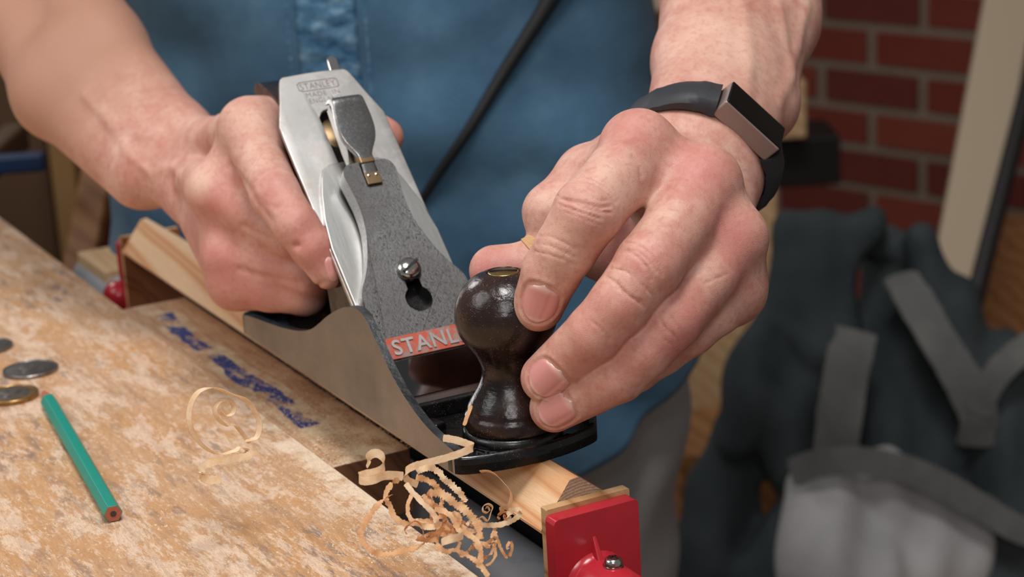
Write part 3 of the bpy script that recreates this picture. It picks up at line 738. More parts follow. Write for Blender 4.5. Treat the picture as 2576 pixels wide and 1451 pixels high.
bm = bmesh.new(); bm.from_mesh(ci.data); bmesh.ops.recalc_face_normals(bm, faces=bm.faces); bm.to_mesh(ci.data); bm.free(); bevel(ci, 0.45, 2, 50)
# lever cap
def lc_off(u):
    o = 6.4 + (u - 12) / 108 * 7.8
    if u < 14: o -= 0.05 * (14 - u) ** 2
    return o
half = [(9.5, 24.6), (11, 25.2), (16, 25.3), (24, 25.3), (40, 25.3), (52, 25.0), (57.5, 24.0), (61, 22.4), (66, 19.2), (72, 16.3), (79, 13.8), (86, 11.9), (93, 11.0), (100, 10.9), (107, 11.6), (112.5, 12.2), (115.5, 11.8), (117.6, 10.4), (118.6, 8.4), (118.8, 5.0)]
hs = [tuple(p) for p in spline(half[3:], 3)]; hs = [half[0], half[1], half[2]] + hs
slotU = 107.0
outer = [(u, v) for u, v in hs] + [(118.8, 3.6), (slotU, 3.6), (slotU, -3.6), (118.8, -3.6)] + [(u, -v) for u, v in hs[::-1]]
kh = []
for k in range(25):
    a = math.radians(-90 - 50 + 0) ; t = k / 24
    ang = math.radians(35 + 290 * t); kh.append((51.2 + 6.0 * math.cos(ang), 6.0 * math.sin(ang)))
kh = kh + [(60, -3.3), (66, -3.0), (66, 3.0), (60, 3.3)]
# extra points along the bottom so the curved polished face follows lc_off
V = []; F = []
lcap = plate('lever_cap', outer, [kh], lambda a, b: bl(a, b, lc_off(a)), lambda a, b: bl(a, b, max(lc_off(a) - 7.6, capz(a) + .1)), M['levercap'], plane, 0.9, 3)
plate('dark_keyhole_plate', [(43, -8), (43, 8), (62, 8), (62, -8)], [], lambda a, b: bl(a, b, capz(a) + .35), lambda a, b: bl(a, b, capz(a) + .05), M['japan'], plane)  # added black plate that makes the keyhole look dark inside
lathe('cap_bolt', [(2.6, -9), (2.6, 0), (5.4, 0), (5.5, .9), (5.0, 2.2), (3.8, 3.3), (2.0, 3.9), (.1, 4.1)], bl(64.6, 0.0, lc_off(64.6) + .1), M['chrome'], plane, 40, (S2, 0, S2))
p_ = np.array(bl(64.6, 0, lc_off(64.6) + 3.95))
obox('bolt_slot', p_, ((-.35, .85, .35), (-.6, -.5, .6), (S2, 0, S2)), (4.6, .55, .5), M['blackpole'], plane)
tilt = (lc_off(60) - lc_off(30)) / 30
N_ = np.array([S2, 0, S2]) - tilt * np.array([-S2, 0, S2]); N_ /= np.linalg.norm(N_); dYl = np.array([-S2, 0, S2]) + tilt * np.array([S2, 0, S2])
eo = [(26.8, -21.4), (26.8, 21.4), (36.6, 21.4), (36.6, -21.4)]
pan = plate('name_panel', [(26.6, -20.8), (26.6, 20.8), (27.2, 21.6), (35.4, 21.6), (36.2, 20.8), (36.2, -20.8), (35.4, -21.6), (27.2, -21.6)], [], lambda a, b: bl(a, b, lc_off(a) + .12), lambda a, b: bl(a, b, lc_off(a) - .5), M['enamel'], lcap)
text_obj('raised_name', 'STANLEY', np.array(bl(27.9, -19.6, lc_off(27.9) + .1)), dX, dYl, 6.9, 0.55, M['letters'], lcap, 0.016, 1.1, 41.0)
# thumb lever of the lever cap
def lv_off(u): return 14.0 + max(u - 112, 0) * 0.235 + (0 if u < 146 else -(u - 146) ** 2 * 0.22)
lh = [(110.8, 3.2), (113, 3.15), (117, 3.1), (121, 3.4), (124.5, 5.2), (128, 7.2), (132, 8.3), (137, 8.4), (142, 7.9), (147, 7.2), (150, 6.9), (152.0, 6.5)]
lhs = [tuple(p) for p in spline(lh, 3)]
V = []; F = []
for u, w in lhs:
    top = lv_off(u); th = 2.2 if u < 122 else (2.6 + (u - 122) * .05)
    for vv, o_ in ((-w, top), (-w * .5, top + .25), (w * .5, top + .25), (w, top), (w, top - th), (-w, top - th)): V.append(bl(u, vv, o_))
for i in range(len(lhs) - 1):
    for k in range(6): F.append((i * 6 + k, i * 6 + (k + 1) % 6, (i + 1) * 6 + (k + 1) % 6, (i + 1) * 6 + k))
F.append(tuple(range(6))[::-1]); F.append(tuple((len(lhs) - 1) * 6 + k for k in range(6)))
lev = mesh_obj('cam_lever', V, F, M['lever'], plane)
bm = bmesh.new(); bm.from_mesh(lev.data); bmesh.ops.recalc_face_normals(bm, faces=bm.faces); bm.to_mesh(lev.data); bm.free(); bevel(lev, 0.5, 2, 40)
obox('spring_tab', bl(109.8, 0, 14.1), ((-S2, 0, S2), (0, 1, 0), (S2, 0, S2)), (3.0, 3.4, .6), M['bronze'], plane, .2)
for vv in (-1.7, 1.9): lathe('rivet', [(.75, 0), (.6, .35), (.05, .5)], bl(111.2, vv, 14.7), M['chrome'], plane, 12, (S2, 0, S2))
obox('cam', bl(123, 0, 11.5), ((-S2, 0, S2), (0, 1, 0), (S2, 0, S2)), (6, 3.4, 4.5), M['bronze'], plane, .6)
plate('lever_web', [(118, 6.4), (128, 6.4), (150, 9.5), (150, 14), (128, 14)], [], lambda a, b: bl(a, -5.8, b), lambda a, b: bl(a, -4.2, b), M['capiron'], plane, .3)
# rear handle
tp = [(-128, 3.7), (-134, 10), (-150, 16), (-166, 26), (-173, 42), (-176, 60), (-178, 76), (-176, 88), (-180, 97), (-192, 103), (-214, 110), (-236, 116), (-247, 116.5), (-250, 111), (-245, 104), (-232, 96), (-222, 82), (-217, 64), (-215, 44), (-217, 24), (-226, 12), (-236, 5), (-238, 3.7)]
tps = [tuple(p) for p in spline(tp, 3)]
tote = plate('tote', tps, [], lambda a, b: (a, -10.5, b), lambda a, b: (a, 10.5, b), M['knob'], plane, 5, 4)
# ------------------------------------------------------------------ the person: one body surface with two hands
person = None
def A(px, py, d): return at(px, py, d)
def unit(v): v = np.asarray(v, float); return v / np.linalg.norm(v)
CB = CAM_R[2]                       # direction from the scene towards the viewer
# ---- left hand on the knob
LH = Field()
fingers = {
 'index':  ([(1606, 372, 742), (1562, 440, 726), (1478, 535, 711), (1424, 625, 716), (1388, 682, 721), (1354, 768, 730)], [13.6, 12.9, 12.8, 11.5, 11.0, 9.8]),
 'middle': ([(1768, 462, 738), (1712, 560, 722), (1632, 668, 708), (1560, 765, 708), (1498, 836, 713), (1374, 950, 732)], [13.8, 12.6, 12.5, 11.3, 10.8, 9.7]),
 'ring':   ([(1838, 600, 738), (1780, 690, 728), (1690, 800, 716), (1620, 880, 717), (1556, 943, 721), (1394, 1025, 737)], [13.0, 11.8, 11.7, 10.6, 10.2, 9.4]),
 'pinky':  ([(1842, 722, 744), (1800, 778, 738), (1735, 830, 733), (1665, 884, 735), (1600, 930, 740), (1490, 1000, 752)], [11.8, 10.0, 9.8, 8.8, 8.4, 7.2]),
}
FP = {}
for nm, (pp, rr) in fingers.items():
    pts = [A(*p) for p in pp]; FP[nm] = (pts, rr)
WRL = A(1766, 384, 812)
lat = unit(A(1925, 480, 815) - A(1625, 270, 815))          # across the wrist, thumb side to little-finger side
# palm and metacarpals
k = 9
for nm, f in (('index', -.9), ('middle', -.35), ('ring', .25), ('pinky', .8)):
    pts, rr = FP[nm]; w_ = WRL + lat * f * 15 - CAM_R[1] * 7
    mid = (pts[0] * .5 + w_ * .5) - CAM_R[1] * 6.5 - CAM_R[0] * 3
    LH.cone(pts[0], mid, rr[0] * .97, 12.5, 7); LH.cone(mid, w_, 12.5, 13, 9)
LH.cone(FP['index'][0][0] + np.array([0, 0, -12]), FP['pinky'][0][0] + np.array([0, 0, -4]) - CB * 8, 12, 11, 10)
LH.cone(A(1700, 560, 765), A(1800, 640, 765), 15, 15, 12)
LH.cone(A(1610, 500, 788), A(1530, 612, 784), 16, 15, 8); LH.cone(A(1530, 612, 784), A(1620, 660, 775), 13, 12, 8)
for nm in ('index', 'middle', 'ring', 'pinky'):
    pts, rr = FP[nm]
    LH2 = [(pts[i], pts[i + 1], rr[i], rr[i + 1]) for i in range(len(pts) - 1)]
    for i, q in enumerate(LH2): LH.cone(*q, 7.0 if i == 0 else 1.6)
for n1, n2, kk in (('index', 'middle', .62), ('middle', 'ring', .75), ('ring', 'pinky', .8)):     # webs between the knuckles
    p1, p2 = FP[n1][0], FP[n2][0]
    a_ = (p1[0] + p2[0]) / 2 - CB * 5; b_ = (p1[1] + p2[1]) / 2 - CB * 6; LH.cone(a_, a_ + (b_ - a_) * kk, 10.0, 8.0, 9)
# thumb
th = [A(1570, 420, 800), A(1480, 445, 790), A(1391, 535, 781), A(1392, 622, 780), A(1335, 668, 780), A(1244, 680, 780)]
LH.cone(WRL - lat * 11 - CB * 6, th[0], 14.5, 15.5, 10)
LH.chain(th, [16.5, 12.0, 11.8, 9.6, 9.6, 10.2], 3.0)
LH.cone(FP['index'][0][0] - CB * 12, th[1], 11, 9, 10)
# forearm (two bones make the oval section)
axL0, axLm, axL1, axL2 = WRL, A(1822, 200, 860), A(1857, 0, 906), A(1905, -420, 985)
for sgn in (-1, 1):
    LH.cone(axL0 + lat * 12.5 * sgn, axLm + lat * 15 * sgn, 15.0, 18.0, 10); LH.cone(axLm + lat * 15 * sgn, axL1 + lat * 17 * sgn, 18.0, 21.5, 10)
    LH.cone(axL1 + lat * 17 * sgn, axL2 + lat * 15 * sgn, 21.5, 34, 14)
LH.cone(axL0 + CB * 4, axLm + CB * 3, 19, 22, 10); LH.cone(axLm + CB * 3, axL1, 22, 25, 10)
LH.cone(axLm + lat * 24 + CB * 3, axLm + lat * 22 + (axL1 - axLm) * .3, 10, 9, 9)         # ulna head
# tendons over the back of the hand
def groove(field, pts, w, dep, margin=3):
    """narrow crease (dep > 0) or ridge (dep < 0) along a polyline"""
    P = np.asarray(pts, float)
    lo, hi = P.min(0) - w * margin, P.max(0) + w * margin
    def fn(X):
        d = None
        for i in range(len(P) - 1):
            q = cone_d(X, P[i], P[i + 1], 0, 0); d = q if d is None else np.minimum(d, q)
        return (dep * np.exp(-(d / w) ** 2)).astype(np.float32)
    field.mod(lo, hi, fn)
def hit(field, px, py, d0=660, d1=860, n=60):
    """first point of the surface met along the line of sight through a photo pixel"""
    D = np.linspace(d0, d1, n); P = np.array([at(px, py, d) for d in D]); v = field.eval(P)
    i = int(np.argmax(v < 0)) if (v < 0).any() else n - 1
    a, b = D[max(i - 1, 0)], D[i]
    for _ in range(14):
        m = (a + b) / 2
        if field.eval(at(px, py, m)[None])[0] < 0: b = m
        else: a = m
    return at(px, py, b)
def crease_px(field, pix, w=.55, dep=.45, d0=660, d1=860):
    groove(field, [hit(field, x, y, d0, d1) for x, y in pix], w, dep)
c3 = lambda L: [(1280 + x / 3.088, 250 + y / 3.088) for x, y in L]       # coordinates read in an enlarged crop
c2 = lambda L: [(1100 + x / 1.451, 200 + y / 1.451) for x, y in L]
LH_base = Field(); LH_base.prims = LH.prims
creases = [
 (c3([(430, 690), (500, 635), (580, 628), (680, 660), (770, 720), (830, 800)]), .6, .55), (c3([(480, 640), (580, 595), (700, 640), (800, 710), (850, 790)]), .5, .3),
 (c3([(400, 775), (500, 790), (600, 815), (700, 840), (790, 830)]), .7, .6), (c3([(370, 745), (450, 790), (560, 835), (680, 870), (800, 880)]), .55, .4), (c3([(380, 810), (480, 850), (600, 890), (720, 930)]), .5, .35),
 (c3([(560, 700), (640, 760), (720, 790), (780, 780)]), .5, .35), (c3([(420, 870), (520, 900), (640, 950), (760, 990)]), .45, .2),
 (c3([(190, 1180), (300, 1200), (420, 1240), (520, 1290)]), .5, .3), (c3([(230, 1060), (330, 1070), (430, 1110), (520, 1160)]), .5, .28), (c3([(210, 1120), (310, 1130), (420, 1180), (530, 1230)]), .45, .25),
 (c3([(870, 1190), (930, 1180), (1010, 1230), (1080, 1320), (1110, 1400)]), .6, .55), (c3([(900, 1110), (1000, 1130), (1100, 1200), (1170, 1290), (1190, 1370)]), .6, .45),
 (c3([(900, 1170), (1000, 1180), (1090, 1250), (1150, 1340)]), .5, .35), (c3([(660, 500), (740, 495), (820, 540)]), .35, .3),
 (c2([(615, 720), (650, 740), (700, 790), (760, 830)]), .6, .5), (c2([(630, 690), (690, 700), (760, 760), (800, 800)]), .5, .4), (c2([(650, 760), (700, 790), (750, 810)]), .5, .3),
 (c2([(560, 880), (600, 910), (630, 950)]), .5, .25), (c2([(580, 1030), (600, 1060), (615, 1090)]), .5, .3),
 (c2([(770, 840), (810, 870), (840, 920)]), .5, .4), (c2([(800, 820), (850, 860), (870, 900)]), .5, .35), (c2([(830, 950), (860, 970), (885, 1000)]), .45, .3), (c2([(850, 920), (880, 950), (895, 980)]), .45, .3),
 (c2([(980, 745), (1020, 725), (1060, 710)]), .5, .3), (c2([(715, 280), (740, 310), (745, 350)]), 1.2, .5),
]
for pix, w_, dp in creases: crease_px(LH_base, pix, w_ * .85, dp * 1.7)
LH.mods = LH.mods + LH_base.mods
# nails: centre pixel, tip pixel, half width px
nails = [('index', (1357, 763), (1340, 822), 46, 60), ('middle', (1376, 958), (1333, 987), 50, 55), ('ring', (1400, 1034), (1350, 1066), 43, 54)]
NAIL_GRIDS = []
def nail_geo(field, c, tip, hw, hl, d0=660, d1=860):
    c = np.array(c, float); t = np.array(tip, float) - c; t /= np.linalg.norm(t); s_ = np.array([-t[1], t[0]])
    C0 = hit(field, *c, d0, d1); e = 0.6
    g = np.array([field.eval((C0 + d)[None])[0] - field.eval((C0 - d)[None])[0] for d in np.eye(3) * e]); N0 = unit(g)
    ax = unit(hit(field, *(c + t * hl * .5), d0, d1) - hit(field, *(c - t * hl * .5), d0, d1)); sd_ = unit(np.cross(N0, ax)); ax = unit(np.cross(sd_, N0))
    dep = (CAM_C - C0) @ CAM_R[2]; px2mm = dep / CAM_F
    return C0, N0, ax, sd_, hw * px2mm, hl * px2mm
def snap(field, P, N, r=8):
    t = np.linspace(r, -r, 65); X = P[:, None, :] + N * t[None, :, None]; v = field.eval(X)
    i = np.argmax(v < 0, 1); i = np.where((v < 0).any(1), i, 64); i0 = np.maximum(i - 1, 0)
    a = v[np.arange(len(P)), i0]; b = v[np.arange(len(P)), i]; f = a / np.where(np.abs(a - b) < 1e-6, 1, a - b)
    tt = t[i0] + (t[i] - t[i0]) * np.clip(f, 0, 1)
    return P + N * tt[:, None]
def build_nail(field, spec, parent, d0=660, d1=860):
    C0, N0, ax, sd_, hw, hl = spec; nu, nv = 17, 15
    V = []; tipv = []
    G = []
    for i in range(nv):
        for j in range(nu):
            a = -1 + 2 * j / (nu - 1); b = -1 + 2 * i / (nv - 1)
            w_ = (1 - abs(b) ** 2.6) ** (1 / 2.6) if b < 0 else (1 - abs(b) ** 4.5 * .85) ** (1 / 2.2)
            bb = b * hl * (1 - .10 * a * a * (1 if b > 0 else -1 * -1))
            G.append(C0 + sd_ * a * hw * max(w_, .12) + ax * bb); tipv.append((b + 1) / 2)
    G = np.array(G); S = snap(LH_nail, G, N0)
    A_ = np.array([(-1 + 2 * (k % nu) / (nu - 1)) for k in range(len(G))]); B_ = np.array([(-1 + 2 * (k // nu) / (nv - 1)) for k in range(len(G))])
    lift = .42 - .75 * np.abs(A_) ** 6 - .75 * np.clip(-B_, 0, 1) ** 8 + .1 * np.clip(B_, 0, 1) ** 3
    S = S + N0 * lift[:, None]
    F = [(i * nu + j, i * nu + j + 1, (i + 1) * nu + j + 1, (i + 1) * nu + j) for i in range(nv - 1) for j in range(nu - 1)]
    top = S; bot = S - N0 * .9; n_ = len(S)
    q = np.array(F); nrm = np.cross(S[q[0][1]] - S[q[0][0]], S[q[0][2]] - S[q[0][0]])
    if nrm @ N0 < 0: F = [f[::-1] for f in F]
    F2 = [tuple(x + n_ for x in f[::-1]) for f in F]
    bd = list(range(nu)) + [i * nu + nu - 1 for i in range(1, nv)] + [(nv - 1) * nu + j for j in range(nu - 2, -1, -1)] + [i * nu for i in range(nv - 2, 0, -1)]
    F3 = [(bd[i], bd[(i + 1) % len(bd)], bd[(i + 1) % len(bd)] + n_, bd[i] + n_) for i in range(len(bd))]
    o = mesh_obj('fingernail', np.vstack([top, bot]), F + F2 + F3, M['nail'], parent, smooth=True)
    bm = bmesh.new(); bm.from_mesh(o.data); bmesh.ops.recalc_face_normals(bm, faces=bm.faces); bm.to_mesh(o.data); bm.free()
    a_ = o.data.attributes.new('tip', 'FLOAT', 'POINT'); a_.data.foreach_set('value', np.array(tipv + tipv, np.float32)); return o
LH_nail = Field(); LH_nail.prims = LH.prims
nail_specs = [nail_geo(LH_nail, *n_[1:]) for n_ in nails]
for (C0, N0, ax, sd_, hw, hl) in nail_specs:       # fold of skin round each nail
    L = []
    for a in np.linspace(-1.0 * math.pi, 1.0 * math.pi, 25):
        ca, sa = math.cos(a), math.sin(a)
        e_ = 2 / 2.6; L.append(C0 + sd_ * hw * 1.04 * np.sign(ca) * abs(ca) ** e_ + ax * hl * 1.03 * np.sign(sa) * abs(sa) ** e_)
    L = snap(LH_nail, np.array(L), N0); groove(LH, L, .7, .8)
    L2 = C0 + (L - C0) * 1.16; L2 = snap(LH_nail, L2, N0); groove(LH, L2, .9, -.4)
lo = np.min([p - 17 for f in FP.values() for p in f[0]] + [t_ - 20 for t_ in th] + [WRL - 45], 0); hi = np.max([p + 17 for f in FP.values() for p in f[0]] + [t_ + 20 for t_ in th] + [WRL + 45], 0)

# ---- right hand round the rear handle
RH = Field()
rf = {
 'index':  ([(628, 322, 884), (652, 390, 868), (692, 488, 842), (744, 566, 832), (786, 622, 832), (824, 682, 834)], [13.2, 11.6, 10.8, 9.6, 9.2, 7.8]),
 'middle': ([(542, 478, 891), (634, 533, 880), (742, 592, 872), (800, 640, 880), (815, 670, 900)], [12.8, 12.2, 11.8, 10.5, 9]),
 'ring':   ([(580, 640, 893), (680, 655, 884), (778, 690, 876), (815, 705, 895)], [12.4, 11.3, 11, 10]),
 'pinky':  ([(592, 712, 897), (680, 726, 888), (768, 738, 882), (805, 735, 900)], [11.6, 10.4, 10, 9]),
}
RP = {n_: ([A(*p) for p in pp], rr) for n_, (pp, rr) in rf.items()}
WRR = A(400, 392, 990)
latR = unit(A(520, 258, 985) - A(300, 492, 985))
for nm, f in (('index', 14), ('middle', 6), ('ring', 0), ('pinky', -6)):
    pts, rr = RP[nm]; w_ = WRR - latR * -f
    LHm = pts[0] * .45 + w_ * .55 - CB * 14 + np.array([0, 0, {'pinky': 9, 'ring': 5}.get(nm, -4)])
    RH.cone(pts[0], LHm, rr[0] * .96, 10.5, 4); RH.cone(LHm, w_, 10.5, 15.0, 10)
for nm in rf:
    pts, rr = RP[nm]
    for i in range(len(pts) - 1): RH.cone(pts[i], pts[i + 1], rr[i], rr[i + 1], 7 if i == 0 else 2.2)
for n1, n2, c_ in (('index', 'middle', 2.5), ('middle', 'ring', 2), ('ring', 'pinky', 2)):
    p1, p2 = RP[n1][0], RP[n2][0]; q1, q2 = RP[n1][0][1], RP[n2][0][1]
    RH.cone((p1[0] + p2[0]) / 2 - CB * c_, (q1 + q2) / 2 - CB * 3, 10.5, 8.5, 7)
RH.cone(A(520, 525, 950), A(600, 680, 915), 8, 10, 6)            # heel of the hand, little-finger side
RH.cone(A(660, 320, 900), A(720, 330, 915), 14, 12, 9); RH.chain([A(720, 330, 915), A(820, 300, 905), A(905, 315, 893), A(966, 345, 885)], [12.5, 11.5, 10, 9.0], 5)     # thumb over the handle
RH.cone(A(520, 400, 960), A(690, 325, 908), 13, 12.5, 8)
axR0, axR1, axR2 = WRR, A(200, 178, 1045), A(70, -90, 1110)
for sgn in (-1, 1):
    RH.cone(axR0 + latR * 14 * sgn, axR1 + latR * 17 * sgn, 17, 22, 12); RH.cone(axR1 + latR * 17 * sgn, axR2 + latR * 16 * sgn, 22, 27, 14)
RH.cone(axR0, axR1, 20, 27, 10)
RH.cone(WRR + latR * -10 + CB * 8, WRR - latR * 12 + CB * 6 + (axR1 - axR0) * .18, 11, 10, 9)
RH_base = Field(); RH_base.prims = RH.prims
cR = lambda L: [(400 + x / 2.546, 230 + y / 2.546) for x, y in L]
for pix, w_, dp in [
    (cR([(640, 620), (660, 540), (720, 500), (790, 510)]), .8, .7), (cR([(690, 640), (690, 560), (740, 525), (800, 545)]), .7, .5), (cR([(640, 680), (680, 730), (760, 740), (820, 700)]), .8, .6), (cR([(710, 690), (760, 680), (800, 640)]), .6, .5),
    (cR([(760, 760), (830, 720), (870, 670)]), .6, .35), 
    (cR([(470, 480), (530, 560), (590, 640), (640, 730), (720, 830)]), 1.6, 1.3), (cR([(540, 860), (620, 910), (720, 950), (890, 985)]), 1.3, 1.7), (cR([(520, 1140), (640, 1180), (760, 1200), (900, 1230), (1050, 1225)]), 1.3, 1.5)]:
    crease_px(RH_base, pix, w_ * 1.0, dp * 1.0, 780, 1000)
for pix in ([(640 * 700 / 1638, 560 * 620 / 1451), (600 * .4274, 640 * .4273), (650 * .4274, 700 * .4273), (770 * .4274, 780 * .4273), (860 * .4274, 800 * .4273)], [(500 * .4274, 560 * .4273), (600 * .4274, 680 * .4273), (720 * .4274, 830 * .4273), (780 * .4274, 930 * .4273), (900 * .4274, 1040 * .4273)], [(930 * .4274, 1010 * .4273), (1000 * .4274, 980 * .4273), (1060 * .4274, 1040 * .4273), (1040 * .4274, 1090 * .4273)]):
    groove(RH_base, [hit(RH_base, x, y, 900, 1080) for x, y in pix], 2.6, -1.1)
RH.mods = RH_base.mods
LV = Field(); LV.prims = LH.prims
for pix in ([(1870, 5), (1878, 90), (1885, 170), (1880, 230)], [(1960, 10), (1975, 100), (1990, 190), (1960, 260)], [(2030, 10), (2010, 110), (1985, 200)]):
    groove(LH, [hit(LV, x, y, 760, 1000) for x, y in pix], 3.0, -1.3)

# ---- rest of the body, mostly hidden by the clothes
TC = at(985, 300, 1335); TR = unit([CAM_R[0][0], CAM_R[0][1], 0]); TF = unit([CAM_R[2][0], CAM_R[2][1], 0])
BD = Field()
up_ = np.array([0, 0, 1.0])
shL = TC + TR * 185 + up_ * 330 - TF * 20; shR = TC - TR * 185 + up_ * 330 - TF * 20
elL = axL2 + unit(axL2 - axL1) * 30; elR = axR2 + unit(axR2 - axR1) * 30
BD.cone(axL2, elL, 50, 48, 10); BD.cone(elL, shL, 46, 58, 20); BD.cone(axR2, elR, 50, 48, 10); BD.cone(elR, shR, 46, 58, 20)
BD.cone(shL, shR, 60, 60, 30); BD.cone(TC + up_ * 300, TC - up_ * 120, 88, 84, 30); BD.cone(TC + up_ * 340 - TF * 20, TC + up_ * 450, 54, 52, 25)
HC = TC + up_ * 520 + TF * 30
BD.cone(HC, HC + up_ * 55 - TF * 12, 66, 78, 20); BD.cone(HC + TF * 15 - up_ * 35, HC + TF * 22 - up_ * 45, 48, 42, 20)
BD.cone(HC + TF * 70 + up_ * 22, HC + TF * 84 - up_ * 4, 7, 11, 12)                           # nose
for sg in (-1, 1): BD.cone(HC + TR * 70 * sg + up_ * 25, HC + TR * 72 * sg - up_ * 8, 10, 7, 6); BD.cone(HC + TF * 66 + TR * 26 * sg + up_ * 30, HC + TF * 64 + TR * 34 * sg + up_ * 30, 12, 11, 4)
def red_pale(V, pts_red, pts_pale):
    r = np.zeros(len(V)); p = np.zeros(len(V))
    for c, s_, a in pts_red: r = np.maximum(r, a * np.exp(-(((V - c) ** 2).sum(1)) / s_ ** 2))
    for c, s_, a in pts_pale: p = np.maximum(p, a * np.exp(-(((V - c) ** 2).sum(1)) / s_ ** 2))
    return np.clip(r, 0, 1), np.clip(p, 0, 1)
parts_V, parts_Q, off_ = [], [], 0
h = 0.62
F_, l_, h_ = LH.grid(lo, hi, h); Va, Qa = surface_nets(F_, l_, h_)
# one fine patch (hand) and one coarser patch (forearm): cut where they meet under the wristband
def keep(V, Q, mask):
    q = Q[mask[Q].all(1)]; u, inv = np.unique(q, return_inverse=True); return V[u], inv.reshape(q.shape)
axd = unit(axLm - axL0)
sV = (Va - (axL0 + axd * 1)) @ axd; Va, Qa = keep(Va, Qa, sV < 2.0)
lo2 = np.minimum(axL0, axL2) - 70; hi2 = np.maximum(axL0, axL2) + 70
F_, l_, h_ = LH.grid(lo2, hi2, 2.0); Vb, Qb = surface_nets(F_, l_, h_); Vb, Qb = keep(Vb, Qb, (Vb - (axL0 + axd * 1)) @ axd > -2.0)
loR = np.min([p - 17 for f in RP.values() for p in f[0]] + [WRR - 40, A(966, 345, 885) - 14, axR1 - 62, axR2 - 55], 0); hiR = np.max([p + 17 for f in RP.values() for p in f[0]] + [WRR + 40, A(966, 345, 885) + 14, axR1 + 62, axR2 + 55], 0)
F_, l_, h_ = RH.grid(loR, hiR, 1.2); Vc, Qc = surface_nets(F_, l_, h_)
allp = np.array([p for pr in BD.prims for p in pr[:2]])
F_, l_, h_ = BD.grid(allp.min(0) - 100, allp.max(0) + 100, 7.0); Ve, Qe = surface_nets(F_, l_, h_)
Vs = [Va, Vb, Vc, Ve]; Qs = [Qa, Qb, Qc, Qe]; offs = np.cumsum([0] + [len(v) for v in Vs])
BV = np.vstack(Vs); BQ = np.vstack([q + offs[i] for i, q in enumerate(Qs)])
hp = lambda x, y, f=LH_nail, a=660, b=1100: hit(f, x, y, a, b)
reds = [(hp(1600, 320), 13, .55), (hp(1770, 425), 14, .8), (hp(1850, 585), 13, .75), (hp(1860, 700), 11, .5), (hp(1480, 520), 15, .35), (hp(1640, 665), 14, .45), (hp(1690, 790), 13, .45),
        (hp(1340, 800), 11, .22), (hp(1350, 985), 11, .28), (hp(1390, 1060), 11, .3), (hp(1560, 900), 18, .45), (hp(1720, 860), 18, .6), (hp(1230, 650), 12, .5), (hp(1570, 590), 12, .6), (hp(1500, 800), 16, .4),
        (hp(690, 480, RH_base), 12, .5), (hp(530, 490, RH_base), 14, .5), (hp(560, 680, RH_base), 20, .65), (hp(480, 570, RH_base), 16, .6), (hp(700, 700, RH_base), 22, .5), (hp(780, 600, RH_base), 18, .5), (hp(990, 340, RH_base), 12, .6), (hp(640, 740, RH_base), 20, .5)]
pales = [(hp(1550, 470), 12, .4), (hp(1400, 600), 12, .35), (hp(500, 455, RH_base), 7, .9), (hp(1860, 120, LV), 24, .5), (hp(640, 300, RH_base), 14, .35), (hp(1300, 800), 7, .5), (hp(1345, 1000), 6, .4)]
rd, pl_ = red_pale(BV, reds, pales)
person = fast_mesh('person', BV, BQ, M['skin'], None, {'redness': rd, 'pale': pl_, 'forearm_dim': np.clip(((BV - WRR) @ unit(axR1 - axR0)) / 60, 0, 1) * (BV[:, 0] < -250) * 1.0})  # last attribute darkens the right forearm skin to offset the light on it
tag(person, 'person in blue denim shirt planing wood, left hand wearing a dark wristband on the knob', 'person')
for sp in nail_specs: build_nail(LH, sp, person)
LH_nail = RH_base
o = build_nail(RH_base, nail_geo(RH_base, (834, 676), (846, 712), 15, 34, 790, 900), person)
# tan plaster wrapped round the thumb joint
tA = th[3] + (th[4] - th[3]) * .05; tB = th[3] + (th[4] - th[3]) * 1.0; tax = unit(tB - tA)
lathe('plaster', [(9.8, 0), (10.7, .4), (10.4, 2), (10.9, 4), (10.5, 6), (10.8, 7.5), (9.8, 8)], tA, M['plaster'], person, 40, tax, cap=False)['label'] = 'tan fabric plaster round the left thumb'

# ---- wristband on the left wrist

bc = axL0 + axd * 1; ly = unit(lat - axd * (lat @ axd)); dz_ = np.cross(axd, ly)
if dz_ @ CB < 0: dz_ = -dz_
def arm_r(ang, s, lvl=0.6):
    d = ly * math.cos(ang) + dz_ * math.sin(ang); o = bc + axd * s; t = np.linspace(8, 60, 90); v = LV.eval(o + d * t[:, None]); i = int(np.argmax(v > lvl)); return o + d * t[i], d
def band(name, a0, a1, n, hw_fn, t_fn, mat, parent, lvl=0.6):
    V = []; F = []; m = 8
    for i in range(n + 1):
        a = a0 + (a1 - a0) * i / n; hw = hw_fn(i / n); t = t_fn(i / n); p, d = arm_r(a, 0, lvl)
        for s, o_ in ((-hw, 0), (-hw, t * .6), (-hw * .8, t * .95), (-hw * .3, t * 1.08), (hw * .3, t * 1.08), (hw * .8, t * .95), (hw, t * .6), (hw, 0)): V.append(p + axd * s + d * o_)
    for i in range(n):
        for k_ in range(m): F.append((i * m + k_, i * m + (k_ + 1) % m, (i + 1) * m + (k_ + 1) % m, (i + 1) * m + k_))
    F.append(tuple(range(m))); F.append(tuple(n * m + k_ for k_ in range(m))[::-1])
    o = mesh_obj(name, V, F, mat, parent, smooth=True)
    bm = bmesh.new(); bm.from_mesh(o.data); bmesh.ops.recalc_face_normals(bm, faces=bm.faces); bm.to_mesh(o.data); bm.free()
    e = o.modifiers.new('e', 'EDGE_SPLIT'); e.split_angle = math.radians(40); return o
A0, A1 = math.radians(108), math.radians(37)            # the screen sits between these angles
strap = band('wristband', A0 - .03, A1 + 2 * math.pi + .03, 60, lambda t: 8.6 - 1.6 * math.sin(math.pi * t), lambda t: 2.6 + 4.4 * max(0, 1 - t * 4.5) + 4.4 * max(0, 1 - (1 - t) * 4.5), M['rubber'], person); strap['label'] = 'black rubber wristband with narrow black screen'
